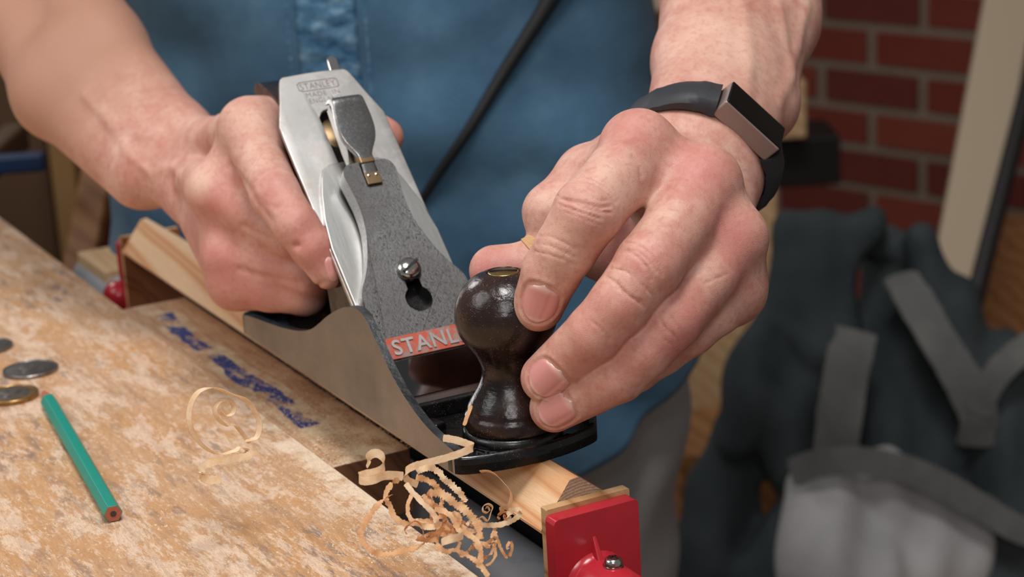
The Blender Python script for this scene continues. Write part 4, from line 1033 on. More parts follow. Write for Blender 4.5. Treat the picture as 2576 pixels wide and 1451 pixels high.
pA, dA = arm_r(A0, 0); pB, dB = arm_r(A1, 0); dm = unit(dA + dB); pm, _ = arm_r((A0 + A1) / 2, 0)
along = unit(pB - pA); along = unit(along - axd * (along @ axd)); nrm_ = np.cross(axd, along); nrm_ = nrm_ if nrm_ @ dm > 0 else -nrm_
Lh = np.linalg.norm(pB - pA) / 2 + 1.0; ctr = (pA + pB) / 2; ctr = ctr + nrm_ * (max((pm - ctr) @ nrm_, 0) + 1.8)
obox('metal_case', ctr, (along, axd, nrm_), (Lh, 8.2, 4.6), M['bandmetal'], strap, 1.0)
obox('screen', ctr + nrm_ * 4.6, (along, axd, nrm_), (Lh - .3, 7.7, .7), M['screen'], strap, .5)

# ---- shirt
def half_w(z): return np.interp(z, [-320, -240, -150, -40, 60, 150, 330, 400], [196, 207, 209, 196, 179, 176, 205, 150])
def half_d(z): return np.interp(z, [-320, -150, 60, 330, 400], [108, 112, 112, 112, 80])
def hem_z(latv): return np.interp(latv, [-230, -140, 0, 60, 112, 140, 158, 186, 202, 222], [-166, -222, -268, -256, -232, -219, -207, -186, -172, -158])
def fold(latv, z, th_):
    f = 3.2 * math.sin(latv * .021 + z * .034 + .8 * math.sin(z * .011)) + 2.0 * math.sin(latv * .05 - z * .045 + 1.0) + 1.6 * math.sin(z * .09 + latv * .018)
    for (l0, z0, l1, z1, w_, dp) in ((95, -20, 190, -120, 16, 6), (20, 40, 120, 90, 20, 5), (60, -90, 170, -200, 14, 7), (90, -130, 190, -240, 12, 6), (-120, 60, -60, -60, 22, 5)):
        d = np.array([l1 - l0, z1 - z0], float); L2_ = d @ d; t = np.clip(((latv - l0) * d[0] + (z - z0) * d[1]) / L2_, 0, 1); q = math.hypot(latv - l0 - d[0] * t, z - z0 - d[1] * t); f -= dp * math.exp(-(q / w_) ** 2)
    return f * (1.0 if abs(latv + 30) > 30 else .45)
def shirt_pt(th_, z, extra=0.0):
    a, b = half_w(z), half_d(z); c, s = math.cos(th_), math.sin(th_); e_ = .84
    lv, fv = a * np.sign(c) * abs(c) ** e_, b * np.sign(s) * abs(s) ** e_
    nn = np.array([lv / a ** 2, fv / b ** 2]); nn /= np.linalg.norm(nn); off = fold(lv, z, th_) + extra
    return np.array([TC[0], TC[1], 0]) + TR * (lv + nn[0] * off) + TF * (fv + nn[1] * off) + up_ * (TC[2] + z), lv
NT_, NZ_ = 180, 120; V = []; F = []
for i in range(NZ_ + 1):
    for j in range(NT_):
        th_ = 2 * math.pi * j / NT_; lv = half_w(-200) * np.sign(math.cos(th_)) * abs(math.cos(th_)) ** .84
        zz = 400 + (hem_z(lv) - 400) * (i / NZ_); V.append(shirt_pt(th_, zz)[0])
for i in range(NZ_):
    for j in range(NT_): F.append((i * NT_ + j, (i + 1) * NT_ + j, (i + 1) * NT_ + (j + 1) % NT_, i * NT_ + (j + 1) % NT_))
shirt = mesh_obj('shirt', V, F, M['denim'], person, smooth=True); so = shirt.modifiers.new('s', 'SOLIDIFY'); so.thickness = 1.6 * MM; so.offset = -1
shirt['label'] = 'blue denim shirt with button placket'
def strip(name, l0, l1, z0, z1, off_fn, mat, nl=14, nz=160):
    V = []; F = []
    for i in range(nz + 1):
        z = z0 + (z1 - z0) * i / nz
        for j in range(nl + 1):
            lv = l0 + (l1 - l0) * j / nl; c = (abs(lv) / half_w(z)) ** (1 / .84) * np.sign(lv); V.append(shirt_pt(math.acos(max(-1, min(1, c))), z, off_fn(j / nl, z))[0])
    for i in range(nz):
        for j in range(nl): F.append((i * (nl + 1) + j, (i + 1) * (nl + 1) + j, (i + 1) * (nl + 1) + j + 1, i * (nl + 1) + j + 1))
    o = mesh_obj(name, V, F, mat, shirt, smooth=True); m_ = o.modifiers.new('s', 'SOLIDIFY'); m_.thickness = 1.5 * MM; m_.offset = 0; return o
PLC = ((870 - 985) * 1228 / CAM_F)
strip('placket', PLC - 18.5, PLC + 18.5, 330, -285, lambda t, z: 1.6 + 1.6 * math.exp(-((t - .5) / .33) ** 4) * (.6 + .8 * math.sin(z * .42 + 2.2 * math.sin(t * 5 + z * .05))) + (.8 if .06 < t < .94 else -.6), M['seam'])
for l_ in (PLC - 24, PLC + 24): strip('seam_stitch', l_ - .7, l_ + .7, 330, -285, lambda t, z: .9 + .5 * math.sin(z * 1.9), M['seam'], 2, 300)
hv = []
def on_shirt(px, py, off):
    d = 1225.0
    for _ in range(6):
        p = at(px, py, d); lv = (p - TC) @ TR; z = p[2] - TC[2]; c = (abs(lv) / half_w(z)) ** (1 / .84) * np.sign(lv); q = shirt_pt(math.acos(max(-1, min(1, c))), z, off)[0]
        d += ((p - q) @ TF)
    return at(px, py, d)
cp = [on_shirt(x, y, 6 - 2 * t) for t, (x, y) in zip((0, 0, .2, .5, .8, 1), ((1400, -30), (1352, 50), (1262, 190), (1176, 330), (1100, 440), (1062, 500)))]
o = tube('dark_band', [cp[0] + (cp[0] - cp[1]) * 3] + cp + [cp[-1] + (cp[-1] - cp[-2]) * 1.5], [6, 5.6, 4.8, 4.0, 3.2, 2.8, 2.6, 2.4], M['dark_band'], person); o['label'] = 'black band slanting across the shirt'  # tapered black tube laid over the shirt front
# ---- trousers
TF_ = Field()
hipz = TC - up_ * 200 - TF * 22
for sg in (-1, 1):
    TF_.cone(hipz + TR * 100 * sg, hipz + TR * 97 * sg - up_ * 120, 100, 88, 30); TF_.cone(hipz + TR * 97 * sg - up_ * 120, hipz + TR * 97 * sg - up_ * 420 + TF * 15, 88, 70, 20); TF_.cone(hipz + TR * 96 * sg - up_ * 420 + TF * 15, np.array([*(hipz + TR * 105 * sg)[:2], FLOOR_Z + 62]), 70, 58, 20)
def tfold(X):
    q = X - hipz.astype(np.float32); a = q @ TR.astype(np.float32); z = q[..., 2]
    return (3.5 * np.sin(z * .05 - a * .075 + 2.2) + 1.6 * np.sin(z * .08 - a * .06 + 1)).astype(np.float32)
pts_ = np.array([p for pr in TF_.prims for p in pr[:2]]); TF_.mod(pts_.min(0) - 150, pts_.max(0) + 150, tfold)
F_, l_, h_ = TF_.grid(pts_.min(0) - 120, pts_.max(0) + 120, 7.0); Vt, Qt = surface_nets(F_, l_, h_)
o = fast_mesh('trousers', Vt, Qt, M['trousers'], person); o['label'] = 'grey trousers below the shirt hem'
# ------------------------------------------------------------------ pencil and coins
pa = on_z(285, 1292, BENCH_Z + 3.6); pb = on_z(122, 1008, BENCH_Z + 3.6)
pd = (pb - pa); PL = np.linalg.norm(pd); pd /= PL
pen = empty('pencil', 'teal hexagonal pencil lying blunt end forward on the worn bench', 'pencil')
up = np.array([0, 0, 1.0]); sd = np.cross(up, pd)
def hexring(c, r, rot=0): return [c + (sd * math.cos(math.radians(60 * k + rot)) + up * math.sin(math.radians(60 * k + rot))) * r for k in range(6)]
r0 = 3.9
V = hexring(pa, r0) + hexring(pb, r0); F = [(k, (k + 1) % 6, (k + 1) % 6 + 6, k + 6) for k in range(6)] + [tuple(range(6))[::-1], tuple(range(6, 12))]
o = mesh_obj('lacquer_barrel', V, F, M['teal'], pen); bevel(o, 0.35)
V = hexring(pa - pd * .12, r0 * .93) + hexring(pa + pd * 2, r0 * .93); mesh_obj('wood_end', V, F, M['pencil_wood'], pen)
lathe('lead', [(1.25, 0), (1.25, 2)], pa - pd * .25, M['lead'], pen, 20, pd)
lathe('sharpened_cone', [(r0 * .88, 0), (1.1, 14)], pb - pd * .5, M['pencil_wood'], pen, 24, pd)
lathe('lead', [(1.1, 13.4), (.2, 17)], pb - pd * .5, M['lead'], pen, 16, pd)
def coin(name, px, py, rad, th, sides, mat, lab, rim=None, rot=0):
    c = on_z(px, py, BENCH_Z + th); c = np.array([c[0], c[1], BENCH_Z])
    root = empty(name, lab, 'coin', 'loose coins on the bench')
    N = 96
    def rr(a):
        if not sides: return rad
        s = 2 * math.pi / sides; t = (a + rot) % s - s / 2
        return rad * (1 - 0.035 * (1 - math.cos(t * sides) ) * .5 - .02 * (1 - abs(t) / (s / 2)))
    prof = [(0.97, 0.0), (1.0, .15), (1.0, th - .2), (.985, th), (.93, th), (.915, th - .22)]
    V = []; F = []
    for k_, z in prof:
        for i in range(N): a = 2 * math.pi * i / N; r = rr(a) * k_; V.append((c[0] + r * math.cos(a), c[1] + r * math.sin(a), BENCH_Z + z))
    for j in range(len(prof) - 1):
        for i in range(N): F.append((j * N + i, j * N + (i + 1) % N, (j + 1) * N + (i + 1) % N, (j + 1) * N + i))
    F.append(tuple(range(N))[::-1]); F.append(tuple((len(prof) - 1) * N + i for i in range(N)))
    mesh_obj('coin_rim' , V, F, mat, root)
    lathe('coin_centre', [(rad * (.68 if rim else .86), th - .5), (rad * (.68 if rim else .86), th - .16), (rad * (.64 if rim else .82), th - .1), (.1, th - .1)], (c[0], c[1], BENCH_Z), rim or mat, root, 48)
    # plain worn relief: a low dome of raised ridges
    for k in range(4):
        a = k * 1.9 + rot; q = rad * (.05 + .1 * k)
        lathe('relief', [(rad * (.30 - .04 * k), 0), (rad * (.24 - .04 * k), .14), (rad * .08, .22), (.05, .23)], (c[0] + q * math.cos(a), c[1] + q * math.sin(a), BENCH_Z + th - .12), rim or mat, root, 16)
coin('coin', 76, 925, 14.2, 1.8, 7, M['coin_silver'], 'grey seven-sided coin lying just above the two-tone coin')
coin('coin', 28, 988, 13.0, 2.4, 0, M['coin_gold'], 'two-tone coin with gold rim beside the pencil tip', M['coin_silver'])
coin('coin', -32, 868, 13.4, 1.9, 7, M['coin_silver'], 'dark coin half cut off by the left edge of the photo')

# ------------------------------------------------------------------ shavings
def ribbon(name, path, wdir, w, mat, label, ragged=0.0, twist=0.0, n=8, th=0.12, group='curled wood shavings on the bench edge'):
    P = spline(path, n); L = len(P)
    T = np.gradient(P, axis=0); T /= np.maximum(np.linalg.norm(T, axis=1), 1e-6)[:, None]
    wd = np.array(wdir, float)
    V = []; F = []
    st = np.random.RandomState(int(abs(P[0][0] * 13 + P[0][1] * 7)) % 9999)
    ph = st.rand() * 6; j1 = j2 = 0.0
    for i in range(L):
        d = wd - T[i] * (wd @ T[i]); nn = np.linalg.norm(d)
        if nn < .25: d = d + np.cross(T[i], wd) * .4; nn = np.linalg.norm(d)
        d /= nn; nrm = np.cross(T[i], d)
        a = twist * math.sin(ph + i * .35 / max(n / 8, .5)); d2 = d * math.cos(a) + nrm * math.sin(a); n2 = np.cross(T[i], d2)
        j1 = .3 * j1 + .7 * st.uniform(-1.2, .8); j2 = .3 * j2 + .7 * st.uniform(-1.2, .8)
        e1_ = w * .5 * (1 + ragged * j1); e2_ = w * .5 * (1 + ragged * j2)
        if i in (0, L - 1): e1_ *= .6; e2_ *= .6
        rp = n2 * ragged * .18 * st.uniform(-1, 1)
        for s_, q in ((-e1_, 1), (0, 1), (e2_, 1), (e2_, -1), (0, -1), (-e1_, -1)): V.append(P[i] + d2 * s_ + n2 * th * .5 * q + (rp if s_ != 0 else 0))
    for i in range(L - 1):
        for k in range(6): F.append((i * 6 + k, i * 6 + (k + 1) % 6, (i + 1) * 6 + (k + 1) % 6, (i + 1) * 6 + k))
    F.append((0, 1, 4, 5)); F.append((1, 2, 3, 4)); b = (L - 1) * 6; F.append((b + 5, b + 4, b + 1, b)); F.append((b + 4, b + 3, b + 2, b + 1))
    o = mesh_obj(name, V, F, mat, None, smooth=True)
    bm = bmesh.new(); bm.from_mesh(o.data); bmesh.ops.recalc_face_normals(bm, faces=bm.faces); bm.to_mesh(o.data); bm.free()
    ed_ = np.tile(np.array([1, 0, 1, 1, 0, 1], np.float32), L); at_ = o.data.attributes.new('edge', 'FLOAT', 'POINT'); at_.data.foreach_set('value', ed_)
    e = o.modifiers.new('e', 'EDGE_SPLIT'); e.split_angle = math.radians(60)
    tag(o, label, 'wood shaving' if 'splinter' not in name else 'splinter', group); return o
UPV = CAM_R[1] * .9 + CAM_R[2] * .2
def shv(pts, d0, d1=None):
    d1 = d0 if d1 is None else d1; n_ = len(pts)
    out = []
    for i, p in enumerate(pts):
        t = i / (n_ - 1); dd = d0 + (d1 - d0) * t + (p[2] if len(p) > 2 else 0)
        out.append(at(870 + p[0] / 3.91, 1080 + p[1] / 3.91, dd))
    return out
R_ = CAM_R[0]; U3 = CAM_R[1]
ribbon('wood_shaving', shv([(955, 85), (1040, 95), (1130, 118), (1215, 148), (1246, 163, -1), (1240, 185, -2.5), (1130, 232, -3), (1000, 275, -3), (860, 312, -3), (740, 340, -3), (660, 365, -3), (605, 400, -2), (584, 445, -1), (600, 490), (650, 520, 2), (710, 540, 3)], 712, 712), U3 * 1 + R_ * .25, 2.75, M['shave_pale'], 'flat shaving folded in a sharp V beside the toe of the plane', .10, 0)
ribbon('wood_shaving', shv([(232, 352, -1), (212, 318), (222, 272, 1), (262, 240, 2), (312, 236, 2), (358, 268, 1), (380, 325, -1), (362, 385, -3), (300, 420, -4), (200, 440, -3), (138, 462, -1), (135, 492, -5), (200, 506, -7), (290, 488, -7), (370, 455, -4), (470, 452, -1), (565, 462, 1)], 708, 708), U3, 3.3, M['shave_pale'], 'pale spiral curl at the left end of the shaving pile', .05, .0)
ribbon('wood_shaving', shv([(525, 492), (462, 520), (412, 590), (392, 650), (402, 705), (440, 765), (462, 840), (530, 905), (610, 930), (690, 912), (770, 905), (860, 915)], 706, 700), U3 * .6 + R_ * .8, 2.3, M['shave_tan'], 'tan shaving looping down to the bench edge below the spiral curl', .35, .2)
ribbon('wood_shaving', shv([(460, 640), (385, 680), (310, 745), (240, 835), (180, 935), (145, 1030), (165, 1100), (235, 1180), (320, 1222), (430, 1225), (560, 1190), (700, 1155), (800, 1100), (870, 1040), (960, 960)], 703, 690), U3 * .5 + R_ * .9, 2.5, M['shave_orange'], 'orange ragged shaving arching far left over the bench surface', .55, .3, 14)
ribbon('wood_shaving', shv([(700, 420), (760, 385), (840, 375), (920, 420), (960, 480), (1030, 540), (1090, 590), (1140, 650), (1160, 700), (1140, 740)], 706, 704), U3 * .9 + R_ * .5, 2.6, M['shave_pale'], 'pale crinkled shaving lying along the lower edge of the pine bar', .40, .4, 12)
ribbon('wood_shaving', shv([(690, 470), (770, 485), (850, 525), (900, 570), (905, 620), (850, 620), (800, 660), (840, 720), (850, 800), (870, 880)], 704, 700), U3 * .8 + R_ * .6, 2.4, M['shave_orange'], 'orange frilled shaving looping over the dark gap', .5, .4, 12)
ribbon('wood_shaving', shv([(830, 625), (920, 625), (1000, 665), (1080, 730), (1160, 790), (1230, 850), (1285, 920), (1310, 1000), (1315, 1080)], 700, 694), U3 * .8 + R_ * .55, 3.2, M['shave_tan'], 'broad frilled shaving running down through the middle of the pile', .45, .35, 14)
ribbon('wood_shaving', shv([(590, 530), (650, 610), (730, 690), (800, 760), (860, 830), (890, 900), (880, 940)], 703, 697), U3 * .5 + R_ * .9, 2.2, M['shave_pale'], 'straight pale shaving slanting down from the V-shaped fold', .18, .1)
ribbon('wood_shaving', shv([(655, 630), (615, 720), (608, 810), (640, 880), (720, 915), (800, 930), (880, 960)], 702, 697), U3 * .4 + R_ * .9, 1.7, M['shave_tan'], 'thin tan hoop standing in the gap left of the pile', .3, .2)
ribbon('wood_shaving', shv([(870, 785), (950, 800), (1030, 850), (1080, 930), (1110, 990), (1180, 1020), (1270, 1080), (1320, 1170), (1325, 1270), (1300, 1360)], 696, 688), U3 * .5 + R_ * .8, 2.2, M['shave_tan'], 'long tan shaving hanging down over the grey tube', .3, .4, 12)
ribbon('wood_shaving', shv([(1290, 930), (1400, 940), (1520, 935), (1620, 905), (1700, 850), (1715, 800), (1670, 785), (1610, 820), (1590, 860), (1620, 880)], 700, 704), U3, 2.0, M['shave_pale'], 'pale shaving stretching right to a loop below the pine bar', .25, .3, 10)
ribbon('wood_shaving', shv([(1490, 950), (1445, 1020), (1440, 1090), (1465, 1170), (1470, 1240), (1430, 1310), (1380, 1340)], 702, 694), U3 * .3 + R_, 1.3, M['shave_tan'], 'thin shaving dangling before the grey tube, left of the hooked one', .3, .5)
ribbon('wood_shaving', shv([(1285, 900), (1340, 860), (1395, 900), (1425, 820), (1440, 765), (1400, 735), (1355, 755), (1350, 800), (1385, 820), (1412, 795), (1395, 765), (1376, 778)], 700, 702), U3 * .35 + R_ * .2 + CAM_R[2] * .9, 2.4, M['shave_pale'], 'tiny tight spiral curl right of the pile under the pine bar', .1, 0)
ribbon('wood_shaving', shv([(1480, 1050), (1505, 1120), (1540, 1200), (1580, 1250), (1618, 1225), (1635, 1150), (1622, 1105), (1585, 1150), (1600, 1175)], 696, 694), U3 * .4 + R_ * .8, 1.2, M['shave_orange'], 'small hooked shaving at the right before the grey tube', .4, .4)
ribbon('wood_shaving', shv([(890, 1120), (950, 1185), (1010, 1200), (1070, 1185), (1150, 1215), (1240, 1265), (1300, 1310), (1350, 1370), (1400, 1450)], 690, 684), U3 * .7 + R_ * .5, 1.9, M['shave_tan'], 'lowest shaving creeping along the bench edge to the photo bottom', .4, .5, 12)
ribbon('wood_shaving', shv([(1510, 885), (1500, 850), (1540, 810), (1590, 820), (1610, 860), (1580, 885), (1555, 860), (1570, 838)], 706, 706), U3 * .7 + CAM_R[2] * .6, 1.7, M['shave_orange'], 'small crumpled curl inside the right-hand loop', .4, .3)
ribbon('wood_shaving', shv([(940, 1112), (985, 1092, -2), (1040, 1075, -3), (1100, 1062, -2), (1155, 1042)], 688), U3 * .95 + R_ * .2, 2.9, M['shave_pale'], 'short flat pale strip of shaving at the front of the pile', .04, 0)
ribbon('wood_shaving', shv([(600, 1030), (585, 980), (640, 920), (700, 905), (750, 960), (765, 1040), (740, 1090), (690, 1080)], 693, 690), U3 * .4 + CAM_R[2] * .8, 1.6, M['shave_orange'], 'small upright hoop on the bench left of the short flat strip', .35, .2)
ribbon('wood_shaving', shv([(1000, 880), (940, 960), (930, 1040), (880, 1080), (800, 1090), (700, 1060)], 693, 690), U3 * .7 + R_ * .6, 2.4, M['shave_orange'], 'short orange shaving tucked in the heart of the pile', .5, .5, 12)
ribbon('wood_shaving', shv([(950, 680), (940, 760), (990, 820), (1060, 850), (1130, 900), (1200, 930), (1290, 925)], 699, 698), U3 * .6 + R_ * .7, 2.0, M['shave_tan'], 'crinkled tan shaving in the pile behind the long hanging one', .5, .6, 12)
ribbon('wood_shaving', shv([(1330, 1110), (1400, 1150), (1470, 1100), (1440, 1200), (1370, 1260), (1330, 1230)], 692, 690), U3 * .5 + R_ * .8, 1.6, M['shave_orange'], 'short orange shaving crossing before the grey tube highlight', .5, .5)
ribbon('wood_shaving', shv([(1320, 415), (1400, 410), (1480, 450), (1560, 530), (1620, 610), (1625, 690), (1590, 760), (1510, 780)], 728, 712), np.array([.1, -.6, .8]), 1.6, M['shave_tan'], 'thin curved shaving clinging to the face of the pine bar', .12, .1)
for (nm_, pts_s, d0_, w_, mat_, rag, lab_) in (
    ('a', [(760, 640), (820, 720), (900, 760), (980, 900), (1060, 960), (1150, 960), (1230, 1010)], 697, 2.0, 'shave_tan', .4, 'tan shaving threading diagonally under the broad frilled one'),
    ('b', [(900, 870), (980, 850), (1090, 830), (1120, 900), (1060, 990), (960, 1010), (900, 960)], 695, 1.8, 'shave_orange', .4, 'orange loop of shaving at the centre of the pile'),
    ('c', [(680, 900), (760, 950), (850, 960), (930, 930), (990, 1010), (1080, 1010)], 696, 2.6, 'shave_pale', .3, 'pale shaving crossing the bench edge at mid pile'),
    ('d', [(1120, 1100), (1110, 1180), (1140, 1240), (1200, 1200), (1260, 1130), (1300, 1180)], 689, 1.3, 'shave_tan', .4, 'thin wavy shaving hanging beside the short flat strip'),
    ('e', [(1240, 1180), (1300, 1120), (1380, 1120), (1460, 1060), (1480, 1000)], 692, 1.5, 'shave_tan', .4, 'short tan shaving rising right from the lower pile'),
    ('f', [(720, 1090), (770, 1050), (860, 1020), (960, 1040), (1010, 990), (950, 930)], 692, 1.6, 'shave_orange', .5, 'orange shreds lying at the left foot of the pile'),
    ('g', [(1180, 980), (1250, 1000), (1330, 960), (1300, 900), (1230, 900), (1190, 940)], 697, 1.8, 'shave_pale', .25, 'small pale loop joining the right-hand stretching shaving')):
    ribbon('wood_shaving', shv(pts_s, d0_), U3 * .6 + R_ * .6, w_, M[mat_], lab_, rag, .5, 11)
ribbon('wood_splinter', [at(1167, 1070, 744), at(1176, 1046, 745), at(1186, 1020, 747)], R_ + CB * .3, 1.7, M['shave_orange'], 'small wood splinter leaning on the base of the dark knob', .15, 0, 4, .3, None)
def at2(x, y, d): return at(x / 2.229, 800 + y / 2.229, d)
dz = 775
def ring(pts, dd): return [at2(p[0], p[1], dd + (p[2] if len(p) > 2 else 0)) for p in pts]
ribbon('curled_shaving', ring([(1375, 690, 0), (1440, 665), (1455, 590), (1420, 510), (1370, 455), (1290, 425), (1200, 392), (1120, 410), (1075, 470), (1060, 560), (1085, 650), (1150, 725), (1230, 762), (1310, 745), (1350, 728), (1390, 745), (1360, 780)], 752), CAM_R[2] * .62 + R_ * .75, 3.2, M['shave_pale'], 'thin round curl of shaving standing on edge on the bench', .05, 0, 8)
ribbon('curled_shaving', ring([(1400, 700), (1330, 612), (1270, 600), (1220, 560), (1205, 510), (1230, 470), (1280, 462), (1310, 490), (1305, 530), (1270, 545), (1235, 530)], 754), CAM_R[2] * .62 + R_ * .75, 3.0, M['shave_pale'], 'small inner spiral inside the round curl on the bench', .05, 0, 8)
ribbon('curled_shaving', ring([(1440, 745), (1380, 775), (1300, 790), (1200, 805), (1140, 835), (1130, 880), (1170, 905), (1240, 905)], 741, ), U3, 3.4, M['shave_pale'], 'crinkled shaving lying flat before the round curl', .3, .15, 10)
# ------------------------------------------------------------------ sawdust flakes, far too many to count
def flakes(name, n, sampler, smin_, smax_, label, cat):
    V = []; F = []
    for i in range(n):
        p = sampler(); s_ = rng.uniform(smin_, smax_); a = rng.uniform(0, 6.28); t = rng.uniform(.25, 1.0); h = rng.uniform(.05, .35) * s_
        d = np.array([math.cos(a), math.sin(a), rng.uniform(-.3, .3)]) * s_; e = np.array([-math.sin(a), math.cos(a), 0]) * s_ * t * .5
        b = len(V); V += [p - d * .5 - e, p + d * .5 - e, p + d * .5 + e + [0, 0, h], p - d * .5 + e + [0, 0, h * .4], p + [0, 0, -.05]]
        F += [(b, b + 1, b + 2, b + 3), (b, b + 4, b + 1), (b + 2, b + 4, b + 3)]
    o = mesh_obj(name, V, F, M['dust']); tag(o, label, cat, None, 'stuff'); return o
def s1():
    while True:
        x = rng.normal(-95, 60); y = -39 + rng.normal(-8, 16)
        if -260 < x < 60 and -115 < y < (-3 if -411 < x < -121 else -40.5): return np.array([x, y, BENCH_Z + .05])
flakes('sawdust', 3800, s1, .15, .6, 'pale sawdust scattered along the bench edge by the jaw block', 'sawdust')
def s2():
    while True:
        x = rng.uniform(-330, -119); y = rng.uniform(-38, 0)
        if rng.rand() < .25 + .75 * ((x + 330) / 210) ** 2: return np.array([x, y, BENCH_Z - .2])
flakes('sawdust', 5200, s2, .2, .7, 'sawdust heaped on the narrow blue-painted jaw block', 'sawdust')
def s3(): return np.array([rng.uniform(-300, 120), rng.uniform(-230, -42), BENCH_Z + .05])
flakes('sawdust', 1500, s3, .15, .8, 'stray wood flakes over the near bench surface', 'sawdust')

# ------------------------------------------------------------------ background
FW = -CAM_R[2].copy(); FW[2] = 0; FW /= np.linalg.norm(FW); RT = np.array([-FW[1], FW[0], 0]) * -1
def slab(name, p0, p1, w, th, mat, label, cat, wvec=None, bw=3):
    p0, p1 = np.array(p0), np.array(p1); ax = p1 - p0; L = np.linalg.norm(ax); ax /= L
    wv = np.array(wvec if wvec is not None else RT, float); wv = wv - ax * (wv @ ax); wv /= np.linalg.norm(wv); tv = np.cross(ax, wv)
    o = obox(name, (p0 + p1) / 2, (ax, wv, tv), (L / 2, w / 2, th / 2), mat, None, bw); tag(o, label, cat); return o
def ground(p): q = np.array(p, float); q[2] = FLOOR_Z; return q
pt, pb_ = at(2560, -120, 2600), at(2430, 580, 2450)
dv = (pb_ - pt); 
slab('leaning_board', pt - dv * .5, pt + dv * ((pt[2] - FLOOR_Z) / (pt[2] - pb_[2])), 64, 26, M['beige'], 'pale painted board leaning against the brick wall at right', 'board')
pt, pb_ = at(2612, 120, 2350), at(2455, 740, 2250); dv = pb_ - pt
tube('black_pole', [pt - dv, pt, pb_, pt + dv * ((pt[2] - FLOOR_Z) / (pt[2] - pb_[2]))], 11, M['blackpole'], None, 16, 1)
tag(bpy.data.objects['black_pole'], 'thin black pole leaning beside the pale board', 'pole')
def boxat(name, x0, x1, y0, y1, d, depth, mat, label, cat, to_floor=False):
    a, b = at(x0, y0, d), at(x1, y1, d); c = (a + b) / 2
    w = abs((b - a) @ RT) / 2; h = abs(a[2] - b[2]) / 2; zc = c[2]
    if to_floor: top = c[2] + h; h = (top - FLOOR_Z) / 2; zc = FLOOR_Z + h
    cc = np.array([c[0], c[1], zc]) + FW * depth / 2
    o = obox(name, cc, (RT, FW, (0, 0, 1)), (w, depth / 2, h), mat, None, 4); tag(o, label, cat); return o
boxat('wooden_cabinet', 2470, 3000, 560, 1100, 2790, 80, M['brownwood'], 'brown wooden cabinet behind the hanging work clothes', 'cabinet', True)
boxat('plywood_board', 1700, 1930, 640, 935, 2350, 24, M['plywall'], 'pale plywood board standing lower down behind the left hand', 'board', True)
boxat('plywood_board', 1740, 1962, 440, 622, 2390, 24, M['plywall'], 'pale plywood board behind the left wrist, above the dark gap', 'board', True)
boxat('wooden_block', 1900, 2034, 205, 352, 2600, 80, M['plywall'], 'small wood block before the brick wall by the left wrist', 'wooden block')
boxat('wooden_shelf', 1840, 2120, 352, 470, 2700, 120, M['blackpole'], 'dark shelf under the small wood block', 'shelf')
boxat('timber_offcut', 1585, 1690, -60, 30, 2500, 100, M['beige'], 'pale timber offcut seen above between shirt and left arm', 'timber')
boxat('wooden_post', 1600, 1720, 30, 360, 2650, 60, M['brownwood'], 'brown wooden post between shirt and left arm', 'post', True)
boxat('wooden_crate', 1700, 2120, 1130, 1400, 2150, 150, M['brownwood'], 'low brown wooden crate on the floor below the work clothes', 'crate', True)
# left of the picture
boxat('cupboard_side', -700, 128, 180, 620, 2250, 200, M['darkwood'], 'dark brown cupboard side at the left behind the bench', 'cupboard', True)
boxat('upright_board', 118, 208, 230, 720, 2120, 40, M['yellowwood'], 'yellowish upright board beside the dark cupboard', 'board', True)
p0, p1 = at(262, 380, 1640), at(205, 660, 1600); dv = p1 - p0
slab('slanted_board', p0 - dv * .6, p0 + dv * ((p0[2] - FLOOR_Z) / (p0[2] - p1[2])), 27, 20, M['brownwood'], 'light brown board slanting before the yellowish upright one', 'board')
slab('blue_bar', at(-260, 432, 1560), at(116, 405, 1560), 15, 14, M['bluepaint'], 'dark blue metal bar sticking in at the left edge', 'bar', (0, 0, 1))
boxat('bar_bracket', -90, -20, 395, 470, 1560, 140, M['darkwood'], 'bracket carrying the dark blue bar at left', 'bracket')
boxat('maroon_cushion', 232, 332, 470, 640, 1650, 120, M['maroon'], 'dark red cloth bundle between slanted board and the shirt', 'cloth', True)
o = box('offcut', -668, -604, 6, 32, -69, -58, M['plywall'], None, 0.8); tag(o, 'pale offcut of wood lying on the grey tube behind the rear red jaw', 'offcut')

# ------------------------------------------------------------------ work overalls heaped on a stool at the right
OD = 1930
ov = Field()
def oc(a, b, ra, rb, k=14): ov.cone(A(a[0], a[1], OD + (a[2] if len(a) > 2 else 0)), A(b[0], b[1], OD + (b[2] if len(b) > 2 else 0)), ra, rb, k)
oc((2010, 600), (1985, 800), 20, 30); oc((1985, 800), (1900, 980), 30, 36); oc((1900, 980), (1850, 1100), 36, 26)
oc((2130, 590), (2085, 800), 22, 32); oc((2085, 800), (2030, 1010), 32, 40); oc((2030, 1010), (1990, 1150), 40, 30); oc((2000, 585), (2150, 575), 20, 24); oc((2150, 575, -20), (2130, 760, -25), 16, 14); oc((1960, 820, -20), (2060, 890, -30), 12, 14); oc((2060, 890, -30), (2110, 820, -28), 14, 10)
oc((2330, 610), (2390, 760), 18, 28); oc((2390, 760), (2470, 920, 20), 28, 40); oc((2470, 920, 20), (2560, 1120, 20), 40, 60); oc((2560, 1120, 20), (2600, 1300, 20), 60, 70)
oc((2230, 640, 60), (2260, 900, 70), 26, 60); oc((2260, 900, 70), (2300, 1250, 60), 60, 70); oc((2180, 620, 30), (2330, 640, 30), 12, 12)
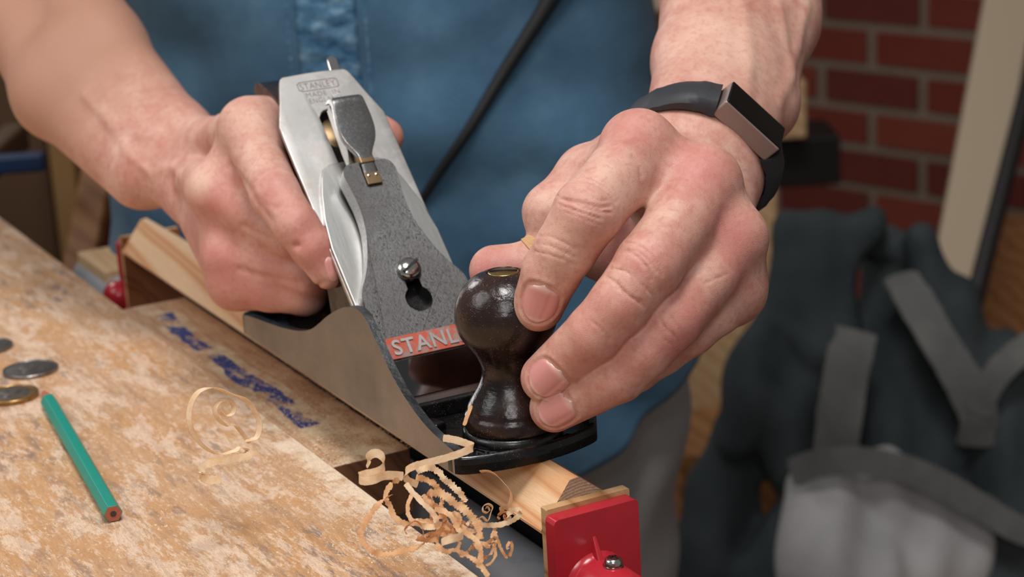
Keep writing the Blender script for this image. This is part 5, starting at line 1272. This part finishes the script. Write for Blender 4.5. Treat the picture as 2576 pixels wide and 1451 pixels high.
oc((1850, 1090, 30), (1800, 1400, 40), 32, 40); oc((1800, 1400, 40), (1760, 1900, 40), 40, 45); ov.cone(A(1760, 1900, OD + 40), ground(A(1760, 1900, OD + 40)) + [0, 0, 55], 45, 50, 14); ov.cone(A(2300, 1250, OD + 60), ground(A(2300, 1250, OD + 60)) + [0, 0, 90], 70, 85, 20); ov.cone(A(2560, 1200, OD + 40), ground(A(2560, 1200, OD + 40)) + [0, 0, 80], 60, 75, 20); oc((2020, 1350), (1920, 1460), 34, 40); oc((1960, 1500), (2500, 1500, 30), 50, 60)
def ofold(X):
    q = X - A(2200, 950, OD).astype(np.float32); a = q @ CAM_R[0].astype(np.float32); z = q @ CAM_R[1].astype(np.float32)
    return (7 * np.sin(a * .06 + z * .014 + 1.2 * np.sin(z * .013)) + 3.5 * np.sin(a * .12 - z * .02 + 1.3) + 2.5 * np.sin(a * .03 - z * .05)).astype(np.float32)
pp = np.array([p for pr in ov.prims for p in pr[:2]]); ov.mod(pp.min(0) - 120, pp.max(0) + 120, ofold)
F_, l_, h_ = ov.grid(pp.min(0) - 95, pp.max(0) + 95, 6.0); Vo, Qo = surface_nets(F_, l_, h_)
overalls = empty('work_overalls', 'dark blue-grey work overalls with grey straps heaped up at the right', 'overalls')
fast_mesh('cloth_body', Vo, Qo, M['overall'], overalls)
li = Field()
li.cone(A(2085, 1225, OD - 30), A(2110, 1440, OD - 40), 34, 56, 20); li.cone(A(2110, 1440, OD - 40), A(2130, 1600, OD - 30), 56, 60, 20); li.cone(A(2200, 1225, OD - 15), A(2380, 1330, OD - 10), 34, 40, 18); li.cone(A(2250, 1400, OD), A(2380, 1420, OD), 50, 44, 20)
pp = np.array([p for pr in li.prims for p in pr[:2]]); li.mod(pp.min(0) - 90, pp.max(0) + 90, ofold)
F_, l_, h_ = li.grid(pp.min(0) - 75, pp.max(0) + 75, 5.0); Vo, Qo = surface_nets(F_, l_, h_); o = fast_mesh('lining', Vo, Qo, M['overall_light'], overalls); o['label'] = 'pale grey turned-out lining'
def band_px(name, pts, w, mat, lab, wd=None):
    P = [A(p[0], p[1], OD + p[2]) for p in pts]
    o = ribbon(name, P, wd if wd is not None else CAM_R[0], w, mat, lab, .04, .12, 8, 4.0, None)
    for k_ in ('category', 'group'):
        if k_ in o: del o[k_]
    o.parent = overalls; return o
band_px('strap', [(2150, 830, -42), (2140, 880, -50), (2122, 980, -54), (2108, 1080, -50), (2100, 1180, -40)], 44, M['overall_strap'], 'upright grey webbing strip')
band_px('strap', [(2262, 690, -28), (2310, 770, -48), (2375, 880, -62), (2430, 970, -62), (2462, 1050, -52), (2450, 1120, -35)], 37, M['overall_strap'], 'grey shoulder strap slanting down right')
band_px('strap', [(2455, 1040, -55), (2500, 950, -62), (2560, 890, -60), (2640, 840, -50)], 27, M['overall_strap'], 'grey strap running out at the right edge')
band_px('waistband', [(1990, 1190, -62), (2060, 1165, -78), (2180, 1160, -84), (2320, 1195, -80), (2450, 1265, -70), (2560, 1330, -60), (2680, 1360, -50)], 27, M['overall_strap'], 'broad grey waistband curving below', CAM_R[1])
